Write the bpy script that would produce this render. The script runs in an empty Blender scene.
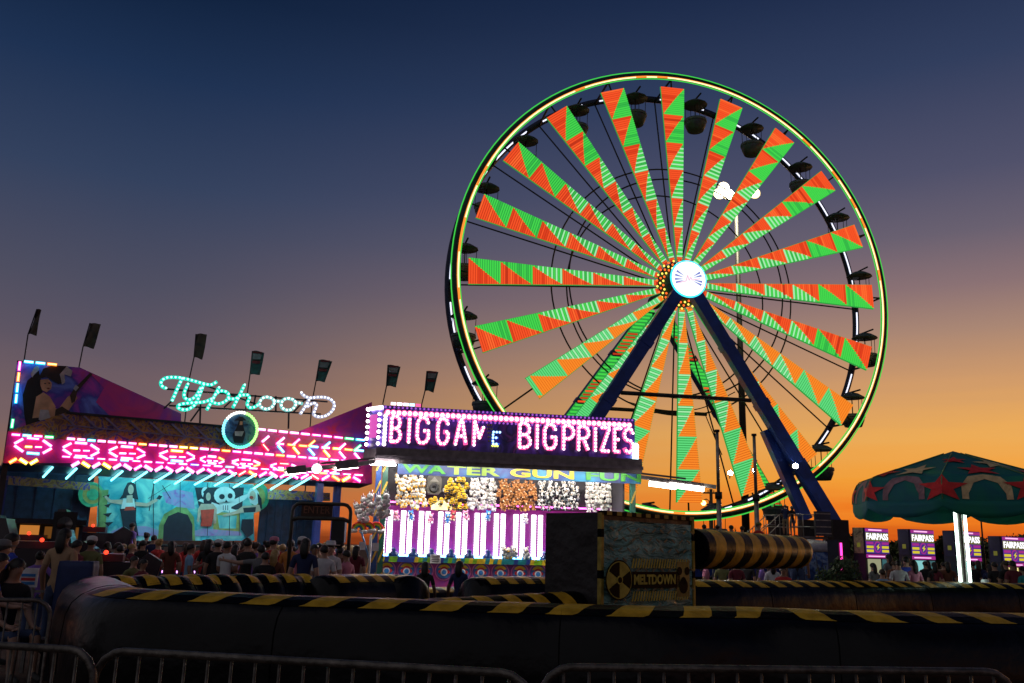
import bpy, bmesh, math, random
from mathutils import Vector, Matrix
random.seed(7)
R = math.radians
sc = bpy.context.scene
COL = sc.collection
# ------------------------------------------------------------------ camera
F = 900.0; TH = math.atan(206.5 / F); EYE = 1.7; ROLL = R(1.55)
fwd = Vector((0, math.cos(TH), math.sin(TH)))
_u0 = Vector((0, -math.sin(TH), math.cos(TH))); _r0 = Vector((1, 0, 0))
rgt = _r0 * math.cos(ROLL) + _u0 * math.sin(ROLL)
upv = -_r0 * math.sin(ROLL) + _u0 * math.cos(ROLL)
CAM = Vector((0, 0, EYE))
cd = bpy.data.cameras.new('camera'); cam = bpy.data.objects.new('camera', cd); COL.objects.link(cam)
cd.sensor_width = 36; cd.lens = F / 1024 * 36; cd.clip_start = 0.1; cd.clip_end = 3000
m = Matrix((rgt, upv, -fwd)).transposed().to_4x4(); m.translation = CAM
cam.matrix_world = m
sc.camera = cam

def ray(px, py): return fwd + rgt * ((px - 512) / F) + upv * ((341.5 - py) / F)
def at(px, py, Y):
    d = ray(px, py); return CAM + d * (Y / d.y)
def atz(px, py, z):
    d = ray(px, py); return CAM + d * ((z - EYE) / d.z)
def lin(c):
    c = c / 255.0
    return c / 12.92 if c <= 0.04045 else ((c + 0.055) / 1.055) ** 2.4
def rgb(r, g, b): return (lin(r), lin(g), lin(b))

# ------------------------------------------------------------------ materials
_mats = {}
def mat(name, col, rough=0.6, metal=0.0, var=0.25, scale=6.0, bump=0.0, bscale=None, spec=0.5, coat=0.0):
    if name in _mats: return _mats[name]
    M = bpy.data.materials.new(name); M.use_nodes = True
    nt = M.node_tree; b = nt.nodes['Principled BSDF']
    b.inputs['Roughness'].default_value = rough; b.inputs['Metallic'].default_value = metal
    b.inputs['Specular IOR Level'].default_value = spec; b.inputs['Coat Weight'].default_value = coat
    tc = nt.nodes.new('ShaderNodeTexCoord')
    n = nt.nodes.new('ShaderNodeTexNoise'); n.inputs['Scale'].default_value = scale; n.inputs['Detail'].default_value = 5
    nt.links.new(tc.outputs['Object'], n.inputs['Vector'])
    cr = nt.nodes.new('ShaderNodeValToRGB')
    a = [max(0, c * (1 - var)) for c in col]; z = [min(1, c * (1 + var)) for c in col]
    cr.color_ramp.elements[0].position = 0.3; cr.color_ramp.elements[1].position = 0.7
    cr.color_ramp.elements[0].color = (*a, 1); cr.color_ramp.elements[1].color = (*z, 1)
    nt.links.new(n.outputs['Fac'], cr.inputs['Fac']); nt.links.new(cr.outputs['Color'], b.inputs['Base Color'])
    if bump > 0:
        n2 = nt.nodes.new('ShaderNodeTexNoise'); n2.inputs['Scale'].default_value = bscale or scale * 3; n2.inputs['Detail'].default_value = 4
        nt.links.new(tc.outputs['Object'], n2.inputs['Vector'])
        bp = nt.nodes.new('ShaderNodeBump'); bp.inputs['Strength'].default_value = bump; bp.inputs['Distance'].default_value = 0.05
        nt.links.new(n2.outputs['Fac'], bp.inputs['Height']); nt.links.new(bp.outputs['Normal'], b.inputs['Normal'])
    _mats[name] = M; return M

def glow(name, col, s=1.0, sample=True):
    if name in _mats: return _mats[name]
    M = bpy.data.materials.new(name); M.use_nodes = True
    nt = M.node_tree; b = nt.nodes['Principled BSDF']
    b.inputs['Base Color'].default_value = (0.02, 0.02, 0.02, 1)
    b.inputs['Emission Color'].default_value = (*col, 1); b.inputs['Emission Strength'].default_value = s
    if not sample: M.cycles.emission_sampling = 'NONE'
    _mats[name] = M; return M

def art(name, cols, scale=2.0, rough=0.5, dist=1.5):
    """airbrushed panel paint: several colours flowing into each other"""
    if name in _mats: return _mats[name]
    M = bpy.data.materials.new(name); M.use_nodes = True
    nt = M.node_tree; b = nt.nodes['Principled BSDF']; b.inputs['Roughness'].default_value = rough
    tc = nt.nodes.new('ShaderNodeTexCoord')
    n = nt.nodes.new('ShaderNodeTexNoise'); n.inputs['Scale'].default_value = scale; n.inputs['Detail'].default_value = 6
    n.inputs['Distortion'].default_value = dist
    nt.links.new(tc.outputs['Object'], n.inputs['Vector'])
    cr = nt.nodes.new('ShaderNodeValToRGB'); e = cr.color_ramp.elements
    k = len(cols)
    for i, c in enumerate(cols):
        p = 0.28 + 0.44 * i / (k - 1)
        el = e[i] if i < 2 else e.new(p)
        el.position = p; el.color = (*c, 1)
    nt.links.new(n.outputs['Fac'], cr.inputs['Fac']); nt.links.new(cr.outputs['Color'], b.inputs['Base Color'])
    _mats[name] = M; return M

# ------------------------------------------------------------------ mesh builder
class MB:
    def __init__(s): s.v = []; s.f = []; s.m = []; s.ms = []; s.sm = []
    def mi(s, M):
        if M not in s.ms: s.ms.append(M)
        return s.ms.index(M)
    def add(s, vs, fs, M, smooth=False):
        o = len(s.v); s.v += [tuple(v) for v in vs]; k = s.mi(M)
        for f in fs: s.f.append(tuple(i + o for i in f)); s.m.append(k); s.sm.append(smooth)
        return s
    def box(s, c, size, M, rot=None):
        c = Vector(c); hx, hy, hz = (q / 2 for q in size)
        vs = [Vector((x, y, z)) for x in (-hx, hx) for y in (-hy, hy) for z in (-hz, hz)]
        if rot is not None: vs = [rot @ v for v in vs]
        return s.add([c + v for v in vs], [(0, 1, 3, 2), (4, 6, 7, 5), (0, 4, 5, 1), (2, 3, 7, 6), (0, 2, 6, 4), (1, 5, 7, 3)], M)
    def bar(s, p, q, w, h, M, up=(0, -1, 0)):
        """box beam p->q, w across, h along the up hint"""
        p = Vector(p); q = Vector(q); d = (q - p); L = d.length
        if L < 1e-6: return s
        d /= L; u = Vector(up); x = d.cross(u)
        if x.length < 1e-4: x = d.cross(Vector((1, 0, 0)))
        x.normalize(); u = x.cross(d).normalized()
        vs = []
        for e in (p, q):
            for a, b in ((-1, -1), (1, -1), (1, 1), (-1, 1)): vs.append(e + x * (a * w / 2) + u * (b * h / 2))
        return s.add(vs, [(3, 2, 1, 0), (4, 5, 6, 7), (0, 1, 5, 4), (1, 2, 6, 5), (2, 3, 7, 6), (3, 0, 4, 7)], M)
    def tube(s, pts, r, M, n=8, closed=False, cap=True, smooth=True):
        pts = [Vector(p) for p in pts]; k = len(pts)
        rs = r if isinstance(r, (list, tuple)) else [r] * k
        vs = []; prev = None
        for i, p in enumerate(pts):
            a = pts[(i - 1) % k] if (closed or i > 0) else p
            b = pts[(i + 1) % k] if (closed or i < k - 1) else p
            t = (b - a).normalized()
            if prev is None:
                x = t.cross(Vector((0, 1, 0)))
                if x.length < 0.1: x = t.cross(Vector((1, 0, 0)))
            else: x = prev - t * prev.dot(t)
            x.normalize(); prev = x; y = t.cross(x)
            for j in range(n):
                an = 2 * math.pi * j / n
                vs.append(p + (x * math.cos(an) + y * math.sin(an)) * rs[i])
        fs = []
        for i in range(k if closed else k - 1):
            i2 = (i + 1) % k
            for j in range(n):
                j2 = (j + 1) % n
                fs.append((i * n + j, i * n + j2, i2 * n + j2, i2 * n + j))
        if cap and not closed:
            fs.append(tuple(range(n))[::-1]); fs.append(tuple(range((k - 1) * n, k * n)))
        return s.add(vs, fs, M, smooth)
    def ball(s, c, r, M, n=8, k=5, sc=(1, 1, 1)):
        c = Vector(c); vs = [c + Vector((0, 0, r * sc[2]))]
        for i in range(1, k):
            a = math.pi * i / k
            for j in range(n):
                b = 2 * math.pi * j / n
                vs.append(c + Vector((r * sc[0] * math.sin(a) * math.cos(b), r * sc[1] * math.sin(a) * math.sin(b), r * sc[2] * math.cos(a))))
        vs.append(c - Vector((0, 0, r * sc[2]))); fs = []
        for j in range(n): fs.append((0, 1 + j, 1 + (j + 1) % n))
        for i in range(k - 2):
            for j in range(n):
                a = 1 + i * n; fs.append((a + j, a + n + j, a + n + (j + 1) % n, a + (j + 1) % n))
        a = 1 + (k - 2) * n
        for j in range(n): fs.append((a + j, len(vs) - 1, a + (j + 1) % n))
        return s.add(vs, fs, M, True)
    def prism(s, poly, d, M):
        """flat polygon extruded by the vector d"""
        p = [Vector(q) for q in poly]; d = Vector(d); k = len(p)
        return s.add(p + [q + d for q in p], [tuple(range(k)), tuple(range(2 * k - 1, k - 1, -1))] + [(i, i + k, (i + 1) % k + k, (i + 1) % k) for i in range(k)], M)
    def lathe(s, prof, M, n=24, c=(0, 0, 0), smooth=True, axis='z'):
        c = Vector(c); vs = []; k = len(prof)
        for r, z in prof:
            for j in range(n):
                a = 2 * math.pi * j / n
                v = Vector((r * math.cos(a), r * math.sin(a), z)) if axis == 'z' else Vector((r * math.cos(a), z, r * math.sin(a)))
                vs.append(c + v)
        fs = [(i * n + j, i * n + (j + 1) % n, (i + 1) * n + (j + 1) % n, (i + 1) * n + j) for i in range(k - 1) for j in range(n)]
        fs.append(tuple(range(n))[::-1]); fs.append(tuple(range((k - 1) * n, k * n)))
        return s.add(vs, fs, M, smooth)
    def build(s, name, parent=None, loc=None, rot=None):
        me = bpy.data.meshes.new(name); me.from_pydata(s.v, [], s.f)
        for M in s.ms: me.materials.append(M)
        me.polygons.foreach_set('material_index', s.m); me.polygons.foreach_set('use_smooth', s.sm)
        bm = bmesh.new(); bm.from_mesh(me); bmesh.ops.recalc_face_normals(bm, faces=bm.faces); bm.to_mesh(me); bm.free()
        o = bpy.data.objects.new(name, me); COL.objects.link(o)
        if parent is not None: o.parent = parent
        if loc is not None: o.location = loc
        if rot is not None: o.rotation_euler = rot
        return o

def tag(o, label=None, cat=None, group=None, kind=None):
    if label: o['label'] = label
    if cat: o['category'] = cat
    if group: o['group'] = group
    if kind: o['kind'] = kind
    return o
def thing(name, label, cat, loc=(0, 0, 0), rz=0.0, group=None):
    o = bpy.data.objects.new(name, None); COL.objects.link(o)
    o.location = loc; o.rotation_euler = (0, 0, rz); o.empty_display_size = 0.3
    return tag(o, label, cat, group)
def copy_tree(o, parent=None):
    c = o.copy(); COL.objects.link(c)
    if parent is not None: c.parent = parent
    for ch in list(o.children): copy_tree(ch, c)
    return c

class Frame:
    """vertical plane standing at (x, y), turned by yaw: local x along it, local y away from the viewer, z up"""
    def __init__(s, x, y, yaw):
        s.o = Vector((x, y, 0)); s.yaw = yaw
        s.ax = Vector((math.cos(yaw), math.sin(yaw), 0)); s.n = Vector((-math.sin(yaw), math.cos(yaw), 0))
    def loc(s, px, py, y=0.0):
        d = ray(px, py); p0 = s.o + s.n * y
        t = (p0 - CAM).dot(s.n) / d.dot(s.n); w = CAM + d * t
        return Vector(((w - s.o).dot(s.ax), y, w.z))
    def world(s, p): return s.o + s.ax * p[0] + s.n * p[1] + Vector((0, 0, p[2]))

def text_mb(mb, txt, x0, x1, z0, z1, y, M, th=0.01, shear=0.0, bold=0.0, sx=None, slope=0.0):
    """real lettering filling the box x0..x1, z0..z1 on the plane y (faces -y)"""
    cu = bpy.data.curves.new('lettering', 'FONT'); cu.body = txt; cu.extrude = 0.5; cu.offset = bold; cu.resolution_u = 3
    ob = bpy.data.objects.new('lettering', cu); COL.objects.link(ob)
    dg = bpy.context.evaluated_depsgraph_get(); me = ob.evaluated_get(dg).to_mesh()
    vs = [v.co.copy() for v in me.vertices]; fs = [tuple(p.vertices) for p in me.polygons]
    ob.evaluated_get(dg).to_mesh_clear(); bpy.data.objects.remove(ob); bpy.data.curves.remove(cu)
    ax = min(v.x for v in vs); bx = max(v.x for v in vs); ay = min(v.y for v in vs); by = max(v.y for v in vs)
    out = []
    for v in vs:
        fx = (v.x - ax) / (bx - ax); fz = (v.y - ay) / (by - ay)
        out.append((x0 + fx * (x1 - x0) + shear * fz * (z1 - z0), y - th * (v.z + 0.5), z0 + fz * (z1 - z0) + slope * fx * (x1 - x0)))
    mb.add(out, fs, M)

def along(pts, step, closed=False):
    """points every step along a polyline"""
    pts = [Vector(p) for p in pts]
    if closed: pts = pts + [pts[0]]
    out = []; carry = 0.0
    for a, b in zip(pts, pts[1:]):
        L = (b - a).length; t = carry
        while t < L: out.append(a + (b - a) * (t / L)); t += step
        carry = t - L
    return out
def smooth_path(pts, n=6):
    """Catmull-Rom"""
    P = [Vector(p) for p in pts]; P = [P[0] * 2 - P[1]] + P + [P[-1] * 2 - P[-2]]; out = []
    for i in range(1, len(P) - 2):
        a, b, c, d = P[i - 1:i + 3]
        for k in range(n):
            t = k / n
            out.append(0.5 * ((2 * b) + (c - a) * t + (2 * a - 5 * b + 4 * c - d) * t * t + (3 * b - a - 3 * c + d) * t ** 3))
    out.append(P[-2]); return out

# ------------------------------------------------------------------ world, sky, ground
w = bpy.data.worlds.new('World'); sc.world = w; w.use_nodes = True
nt = w.node_tree; nt.nodes.clear()
N = nt.nodes.new; L = nt.links.new
SUN_AZ = 44.0
tc = N('ShaderNodeTexCoord'); sep = N('ShaderNodeSeparateXYZ'); L(tc.outputs['Generated'], sep.inputs[0])
mul = N('ShaderNodeVectorMath'); mul.operation = 'MULTIPLY'; mul.inputs[1].default_value = (1, 1, 0); L(tc.outputs['Generated'], mul.inputs[0])
nrm = N('ShaderNodeVectorMath'); nrm.operation = 'NORMALIZE'; L(mul.outputs[0], nrm.inputs[0])
dot = N('ShaderNodeVectorMath'); dot.operation = 'DOT_PRODUCT'; dot.inputs[1].default_value = (math.sin(R(SUN_AZ)), math.cos(R(SUN_AZ)), 0); L(nrm.outputs[0], dot.inputs[0])
fac = N('ShaderNodeMapRange'); fac.interpolation_type = 'SMOOTHSTEP'; fac.inputs['From Min'].default_value = 0.36; fac.inputs['From Max'].default_value = 0.98; L(dot.outputs['Value'], fac.inputs['Value'])
# thin stretched cloud streaks near the horizon
mp = N('ShaderNodeMapping'); mp.inputs['Scale'].default_value = (3, 3, 46); L(tc.outputs['Generated'], mp.inputs[0])
cn = N('ShaderNodeTexNoise'); cn.inputs['Scale'].default_value = 1.6; cn.inputs['Detail'].default_value = 5; L(mp.outputs[0], cn.inputs['Vector'])
fade = N('ShaderNodeMapRange'); fade.inputs['From Min'].default_value = 0.02; fade.inputs['From Max'].default_value = 0.24; fade.inputs['To Min'].default_value = 0.05; fade.inputs['To Max'].default_value = 0.0; L(sep.outputs['Z'], fade.inputs['Value'])
cadd = N('ShaderNodeMath'); cadd.operation = 'MULTIPLY_ADD'; L(fade.outputs[0], cadd.inputs[1]); L(cn.outputs['Fac'], cadd.inputs[0])
cs = N('ShaderNodeMath'); cs.operation = 'MULTIPLY_ADD'; cs.inputs[1].default_value = -0.5; L(fade.outputs[0], cs.inputs[0]); L(sep.outputs['Z'], cs.inputs[2]); L(cs.outputs[0], cadd.inputs[2])
def ramp(stops):
    r = N('ShaderNodeValToRGB'); e = r.color_ramp.elements; r.color_ramp.interpolation = 'EASE' if False else 'LINEAR'
    for i, (deg, c) in enumerate(stops):
        p = min(1.0, max(0.0, math.sin(R(deg)) / 0.7 if deg > 0 else 0.0))
        el = e[i] if i < 2 else e.new(p)
        el.position = p; el.color = (*rgb(*c), 1)
    mr = N('ShaderNodeMath'); mr.operation = 'DIVIDE'; mr.inputs[1].default_value = 0.7; L(cadd.outputs[0], mr.inputs[0]); L(mr.outputs[0], r.inputs['Fac'])
    return r
warm = ramp([(0, (150, 52, 16)), (0.9, (204, 80, 22)), (2.5, (238, 124, 32)), (4.4, (243, 158, 54)), (7, (235, 170, 86)), (10, (206, 153, 105)), (13, (168, 133, 115)), (15.5, (137, 112, 115)), (18.5, (104, 95, 111)), (22, (78, 79, 105)), (28, (47, 60, 92)), (33.5, (27, 42, 74)), (43, (14, 24, 50))])
cool = ramp([(0, (120, 58, 26)), (1.5, (196, 104, 50)), (3.5, (150, 102, 76)), (6, (120, 97, 98)), (9, (108, 91, 99)), (11.5, (91, 83, 98)), (14.6, (77, 77, 96)), (20.8, (50, 64, 93)), (26.8, (28, 48, 81)), (32, (13, 32, 61)), (42, (6, 18, 42))])
mix = N('ShaderNodeMix'); mix.data_type = 'RGBA'; L(fac.outputs[0], mix.inputs['Factor']); L(cool.outputs[0], mix.inputs[6]); L(warm.outputs[0], mix.inputs[7])
# sky behind the camera: an even grey fill added for the fair's unseen glow
beh = N('ShaderNodeMapRange'); beh.inputs['From Min'].default_value = -0.55; beh.inputs['From Max'].default_value = 0.1
beh.inputs['To Min'].default_value = 0.0; beh.inputs['To Max'].default_value = 1.0; L(dot.outputs['Value'], beh.inputs['Value'])
dim = N('ShaderNodeMix'); dim.data_type = 'RGBA'; L(beh.outputs[0], dim.inputs['Factor']); dim.inputs[6].default_value = (0.145, 0.14, 0.155, 1); L(mix.outputs[2], dim.inputs[7])
bg = N('ShaderNodeBackground'); bg.inputs['Strength'].default_value = 1.0; L(dim.outputs[2], bg.inputs['Color'])
sky = N('ShaderNodeTexSky'); sky.sky_type = 'NISHITA'; sky.sun_disc = False; sky.sun_elevation = R(0.5); sky.sun_rotation = R(SUN_AZ)
bg2 = N('ShaderNodeBackground'); bg2.inputs['Strength'].default_value = 0.004; L(sky.outputs[0], bg2.inputs['Color'])
ad = N('ShaderNodeAddShader'); L(bg.outputs[0], ad.inputs[0]); L(bg2.outputs[0], ad.inputs[1])
out = N('ShaderNodeOutputWorld'); L(ad.outputs[0], out.inputs['Surface'])
sl = bpy.data.lights.new('sun', 'SUN'); sl.energy = 0.12; sl.angle = R(8); sl.color = (1, 0.5, 0.2)
so = bpy.data.objects.new('sun', sl); COL.objects.link(so)
sd = -Vector((math.sin(R(SUN_AZ)) * math.cos(R(2)), math.cos(R(SUN_AZ)) * math.cos(R(2)), math.sin(R(2))))
so.rotation_euler = sd.to_track_quat('-Z', 'Y').to_euler()

sc.view_settings.view_transform = 'Standard'; sc.view_settings.look = 'None'; sc.view_settings.exposure = 0; sc.view_settings.gamma = 1
sc.render.engine = 'CYCLES'
cy = sc.cycles
cy.use_denoising = True; cy.max_bounces = 5; cy.diffuse_bounces = 2; cy.glossy_bounces = 3; cy.transparent_max_bounces = 6
cy.use_light_tree = True; cy.sample_clamp_indirect = 4.0; cy.caustics_reflective = False; cy.caustics_refractive = False

asph = mat('trodden earth', (0.10, 0.058, 0.034), 0.9, var=0.5, scale=1.2, bump=0.6, bscale=9)
g = MB(); g.add([(-1500, -300, 0), (1500, -300, 0), (1500, 2600, 0), (-1500, 2600, 0)], [(0, 1, 2, 3)], asph)
tag(g.build('ground'), kind='structure')

# ------------------------------------------------------------------ ferris wheel
navy = mat('navy steel paint', (0.012, 0.04, 0.24), 0.35, 0.1, 0.3, 2.0, 0.1)
darkst = mat('dark steel', (0.02, 0.02, 0.025), 0.5, 0.4, 0.3, 3.0)
galv = mat('galvanised steel', (0.32, 0.31, 0.3), 0.45, 0.7, 0.35, 5.0, 0.15)
OR = glow('orange led', rgb(246, 82, 34), 1.0); OR2 = glow('orange led diffuser', rgb(190, 50, 20), 1.0)
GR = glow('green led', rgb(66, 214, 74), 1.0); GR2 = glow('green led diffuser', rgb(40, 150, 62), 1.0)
PG = glow('pale green led', rgb(168, 238, 176), 1.0)
HW = Frame(*at(680.5, 284.5, 48)[:2], R(12)); HZ = at(680.5, 284.5, 48).z
wheel = thing('ferris_wheel', 'giant ferris wheel with fanned red and green light panels against the sunset', 'ferris wheel', HW.o, HW.yaw)
NSP = 20; A0 = -1.5
def arc(r, a0, a1, n, y=0.0):
    return [(r * math.sin(a0 + (a1 - a0) * i / n), y, r * math.cos(a0 + (a1 - a0) * i / n)) for i in range(n + 1)]
def ringpts(r, y, n=120): return arc(r, 0, 2 * math.pi, n, y)[:-1]
hubc = (0, 0, HZ)
b = MB(); b.tube(ringpts(12.68, 0.05), 0.17, mat('rim green steel', (0.01, 0.05, 0.03), 0.4, 0.2), 8, True)
b.build('rim', wheel, hubc)
b = MB(); b.tube(ringpts(12.88, 0.0), 0.032, GR, 6, True); b.tube(ringpts(12.42, -0.06), 0.035, GR, 6, True)
b.build('rim_light', wheel, hubc)
b = MB(); yw = glow('warm white rim led', (1.0, 0.86, 0.42), 1.6); orr = glow('orange rim led', (1.0, 0.25, 0.03), 1.3)
for i in range(120):
    b.tube(arc(12.5, 2 * math.pi * i / 120, 2 * math.pi * (i + 1) / 120, 2, -0.12), 0.04, yw if random.random() < 0.8 else orr, 6, cap=False)
b.tube(ringpts(12.56, -0.12), 0.022, orr, 6, True)
b.build('rim_light', wheel, hubc)
b = MB(); b.tube(ringpts(12.62, 2.8), 0.2, mat('rim navy steel', (0.012, 0.018, 0.06), 0.4, 0.3), 8, True)
b.build('rim', wheel, hubc)
b = MB(); wl = glow('white rim led', (0.82, 0.84, 1.0), 1.5)
for k in range(NSP):
    a = R(A0 + 18 * k)
    b.tube(arc(12.55, a + R(1.2), a + R(random.uniform(13, 16.5)), 8, 2.56), 0.045, wl, 6)
b.build('rim_light', wheel, hubc)
for r_, y_ in ((6.35, 0.3), (7.2, 0.9), (6.0, 2.0)):
    b = MB(); b.tube(ringpts(r_, y_, 90), 0.045, darkst, 6, True); b.build('brace_ring', wheel, hubc)
# light panel: a long tapered ladder of led bars on a frame
ORD_ = glow('orange led dimmer', rgb(222, 62, 24), 1.0); ORB_ = glow('orange led brighter', rgb(255, 104, 44), 1.0); GRD_ = glow('green led dimmer', rgb(52, 186, 70), 1.0); prnd = random.Random(11)
def panel_mesh(short=0.0):
    b = MB(); r0, r1 = 1.35, 11.95 - short
    W = lambda r: 0.30 + (1.44 - 0.30) * (r - 1.35) / (11.95 - 1.35)
    PER = 1.72
    n = int((r1 - r0) / 0.125)
    def split(r):
        t = ((11.95 - r) % PER) / PER
        return 1 - t
    for i in range(n):
        r = r1 - 0.125 * (i + 0.5); wd = W(r); s_ = split(r); xs = -wd / 2 + wd * s_
        inner = r < 8.3
        h = 0.078
        v_ = prnd.random(); o_ = ORD_ if v_ < .14 else (ORB_ if v_ > .8 else OR); g2_ = GRD_ if prnd.random() < .14 else GR
        if prnd.random() < .012: continue
        if xs + wd / 2 > 0.02: b.box(((xs - wd / 2) / 2, -0.05, r), (xs + wd / 2 - 0.01, 0.05, h), o_)
        if wd / 2 - xs > 0.02: b.box(((xs + wd / 2) / 2, -0.05, r), (wd / 2 - xs - 0.01, 0.05, h), PG if (inner and i % 2 == 0) else g2_)
    # diffuser sheet behind the bars, in the same pattern
    r = r1
    while r > r0 + 0.05:
        t = ((11.95 - r) % PER); e = max(r0, r - (PER - t)); wa, wb_ = W(r), W(e)
        sa = split(r - 1e-4); sb = split(e + 1e-4)
        xa = -wa / 2 + wa * sa; xb = -wb_ / 2 + wb_ * sb
        b.add([(-wa / 2, 0, r), (xa, 0, r), (xb, 0, e), (-wb_ / 2, 0, e)], [(0, 1, 2, 3)], OR2)
        b.add([(xa, 0, r), (wa / 2, 0, r), (wb_ / 2, 0, e), (xb, 0, e)], [(0, 1, 2, 3)], GR2)
        r = e - 1e-3
    for sgn in (-1, 1):
        b.bar((sgn * W(r0) / 2, 0.04, r0), (sgn * W(r1) / 2, 0.04, r1), 0.05, 0.08, GR2)
    return b
OA = glow('skyglow orange led', rgb(250, 138, 36), 1.0); OA2 = glow('skyglow orange led diffuser', rgb(214, 96, 22), 1.0); GA = glow('skyglow green led', rgb(96, 220, 126), 1.0)  # warmer copies carry the orange sky glow behind the lower panels
def lower(o):
    me = o.data.copy(); o.data = me
    for i, M in enumerate(me.materials): me.materials[i] = {OR: OA, ORD_: OA, ORB_: OA, OR2: OA2, GR: GA, GRD_: GA}.get(M, M)
pm = panel_mesh().build('light_panel', wheel, hubc, (0, R(A0), 0))
ps = panel_mesh(1.45).build('light_panel', wheel, hubc, (0, R(A0 + 18 * 13), 0))
lower(ps); low = None; pv3 = {}
for k0 in (1, 2):
    q_ = panel_mesh().build('light_panel'); md0 = q_.data; bpy.data.objects.remove(q_)
    for k in range(k0, NSP, 3): pv3[k] = md0
for k in range(1, NSP):
    if k == 13: continue
    c = pm.copy(); COL.objects.link(c)
    if k in pv3: c.data = pv3[k]
    if 7 <= k <= 12:
        if low is None: lower(c); low = c.data
        else: c.data = low
    c.parent = wheel; c.rotation_euler = (0, R(A0 + 18 * k), 0)
s0 = MB(); s0.tube([(0, 0.9, 0.9), (0, 2.8, 12.5)], 0.045, darkst, 5).tube([(0, 0.15, 0.9), (0, 0.15, 12.6)], 0.05, darkst, 5)
s0.bar((0, 0.1, 12.55), (0, 2.8, 12.5), 0.07, 0.1, darkst)
sp = s0.build('spoke', wheel, hubc, (0, R(A0), 0))
for k in range(1, NSP):
    c = sp.copy(); COL.objects.link(c); c.parent = wheel; c.rotation_euler = (0, R(A0 + 18 * k), 0)
b = MB(); b.tube([(0, -1.0, 0), (0, 4.0, 0)], 0.42, darkst, 20); b.lathe([(1.3, 0.05), (1.3, 0.2), (0.6, 0.4)], mat('hub green', (0.01, 0.09, 0.05), 0.4), 28, axis='y')
b.build('hub', wheel, hubc)
b = MB(); rb = glow('red bulb', (1, 0.12, 0.02), 1.8); yb = glow('yellow bulb', (1, 0.72, 0.1), 1.8)
for ri, rr in enumerate((1.02, 1.2, 1.38)):
    for k in range(26):
        a = 2 * math.pi * k / 26 + ri * 0.1
        b.ball((rr * math.sin(a), 0.0, rr * math.cos(a)), 0.065, rb if (k + ri) % 2 else yb, 6, 4)
b.build('bulb_ring', wheel, hubc)
hs = MB(); hs.lathe([(0.95, -1.1), (0.95, -0.92), (0.7, -0.5)], mat('hub sign box', (0.05, 0.2, 0.3), 0.4), 36, axis='y', smooth=False)
hso = hs.build('hub_sign', wheel, hubc)
b = MB(); b.tube(ringpts(0.9, -1.13, 48), 0.07, glow('hub white neon', (0.85, 0.97, 1), 3.0), 6, True); b.tube(ringpts(1.0, -1.1, 48), 0.06, glow('hub cyan neon', (0.05, 0.75, 0.95), 1.6), 6, True)
b.build('neon_ring', hso)
b = MB(); hw_ = glow('hub white face', (0.92, 0.95, 1), 1.2); hb = glow('hub blue rays', (0.16, 0.2, 0.62), 1.0); hp = glow('hub pink mark', (0.95, 0.55, 0.72), 1.0)
b.lathe([(0.83, -1.135), (0.83, -1.125)], hw_, 36, axis='y', smooth=False)
for a in (58, 72, 98, 112, 250, 264, 282, 300):
    a0, a1 = R(a - 4), R(a + 4)
    b.prism([(0.28 * math.sin(R(a)), -1.138, 0.28 * math.cos(R(a))), (0.8 * math.sin(a0), -1.138, 0.8 * math.cos(a0)), (0.8 * math.sin(a1), -1.138, 0.8 * math.cos(a1))], (0, -0.006, 0), hb)
zz = [(-0.62, -0.28), (-0.16, -0.14), (-0.06, 0.2), (0.02, -0.1), (0.12, 0.1), (0.2, -0.06), (0.66, 0.06)]
for p, q in zip(zz, zz[1:]): b.bar((p[0], -1.145, p[1]), (q[0], -1.145, q[1]), 0.05, 0.012, hp)
b.build('emblem', hso)
# legs
def legpair(y0, y1, feet, w_):
    for fx, fz in feet:
        sgn = 1 if fx > 0 else -1
        top = Vector((sgn * 0.35, y0, HZ - 0.5)); ft = Vector((fx, y1, fz))
        b = MB(); b.bar(top, ft, w_, 0.5, navy)
        d = (ft - top)
        for t in (0.25, 0.5, 0.75): b.bar(top + d * (t - 0.012), top + d * (t + 0.012), w_ + 0.08, 0.56, navy)
        b.bar(ft + Vector((0, 0, 0.35)), ft - Vector((0, 0, fz)), 0.9, 0.9, darkst)
        lg = b.build('leg', wheel)
        yield lg, top, ft
fr = HW.loc(836, 527, -2.6)
HX = fr.x
fl_ = HW.loc(524, 528, -2.6)
for lg, t_, f_ in legpair(-0.8, -2.6, [(fl_.x, fl_.z), (HX, fr.z)], 0.66): pass
br = HW.loc(778, 512, 5.4)
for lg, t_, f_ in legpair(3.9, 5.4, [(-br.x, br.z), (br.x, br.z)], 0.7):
    b = MB(); n_ = 56; dv = (f_ - t_)  # added glowing bars and plate imitate green light falling on the rear legs
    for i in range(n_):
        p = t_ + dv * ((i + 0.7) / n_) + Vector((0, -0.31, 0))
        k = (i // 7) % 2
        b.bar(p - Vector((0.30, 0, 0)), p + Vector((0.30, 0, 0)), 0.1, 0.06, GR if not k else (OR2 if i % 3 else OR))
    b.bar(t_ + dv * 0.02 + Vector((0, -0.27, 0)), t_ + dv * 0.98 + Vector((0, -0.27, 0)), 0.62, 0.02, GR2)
    b.build('leg_glow', lg)
i0 = HW.loc(766, 430, -1.4); i1 = HW.loc(806, 520, -1.9)
b = MB(); b.bar(i0, i1, 0.55, 0.45, navy); b.bar(i1, (i1.x, i1.y, 0), 0.6, 0.6, darkst); b.bar((i1.x - 0.3, i1.y, i1.z - 0.2), (HX, i1.y, i1.z - 0.2), 0.35, 0.3, navy); b.build('brace_leg', wheel)
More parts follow.
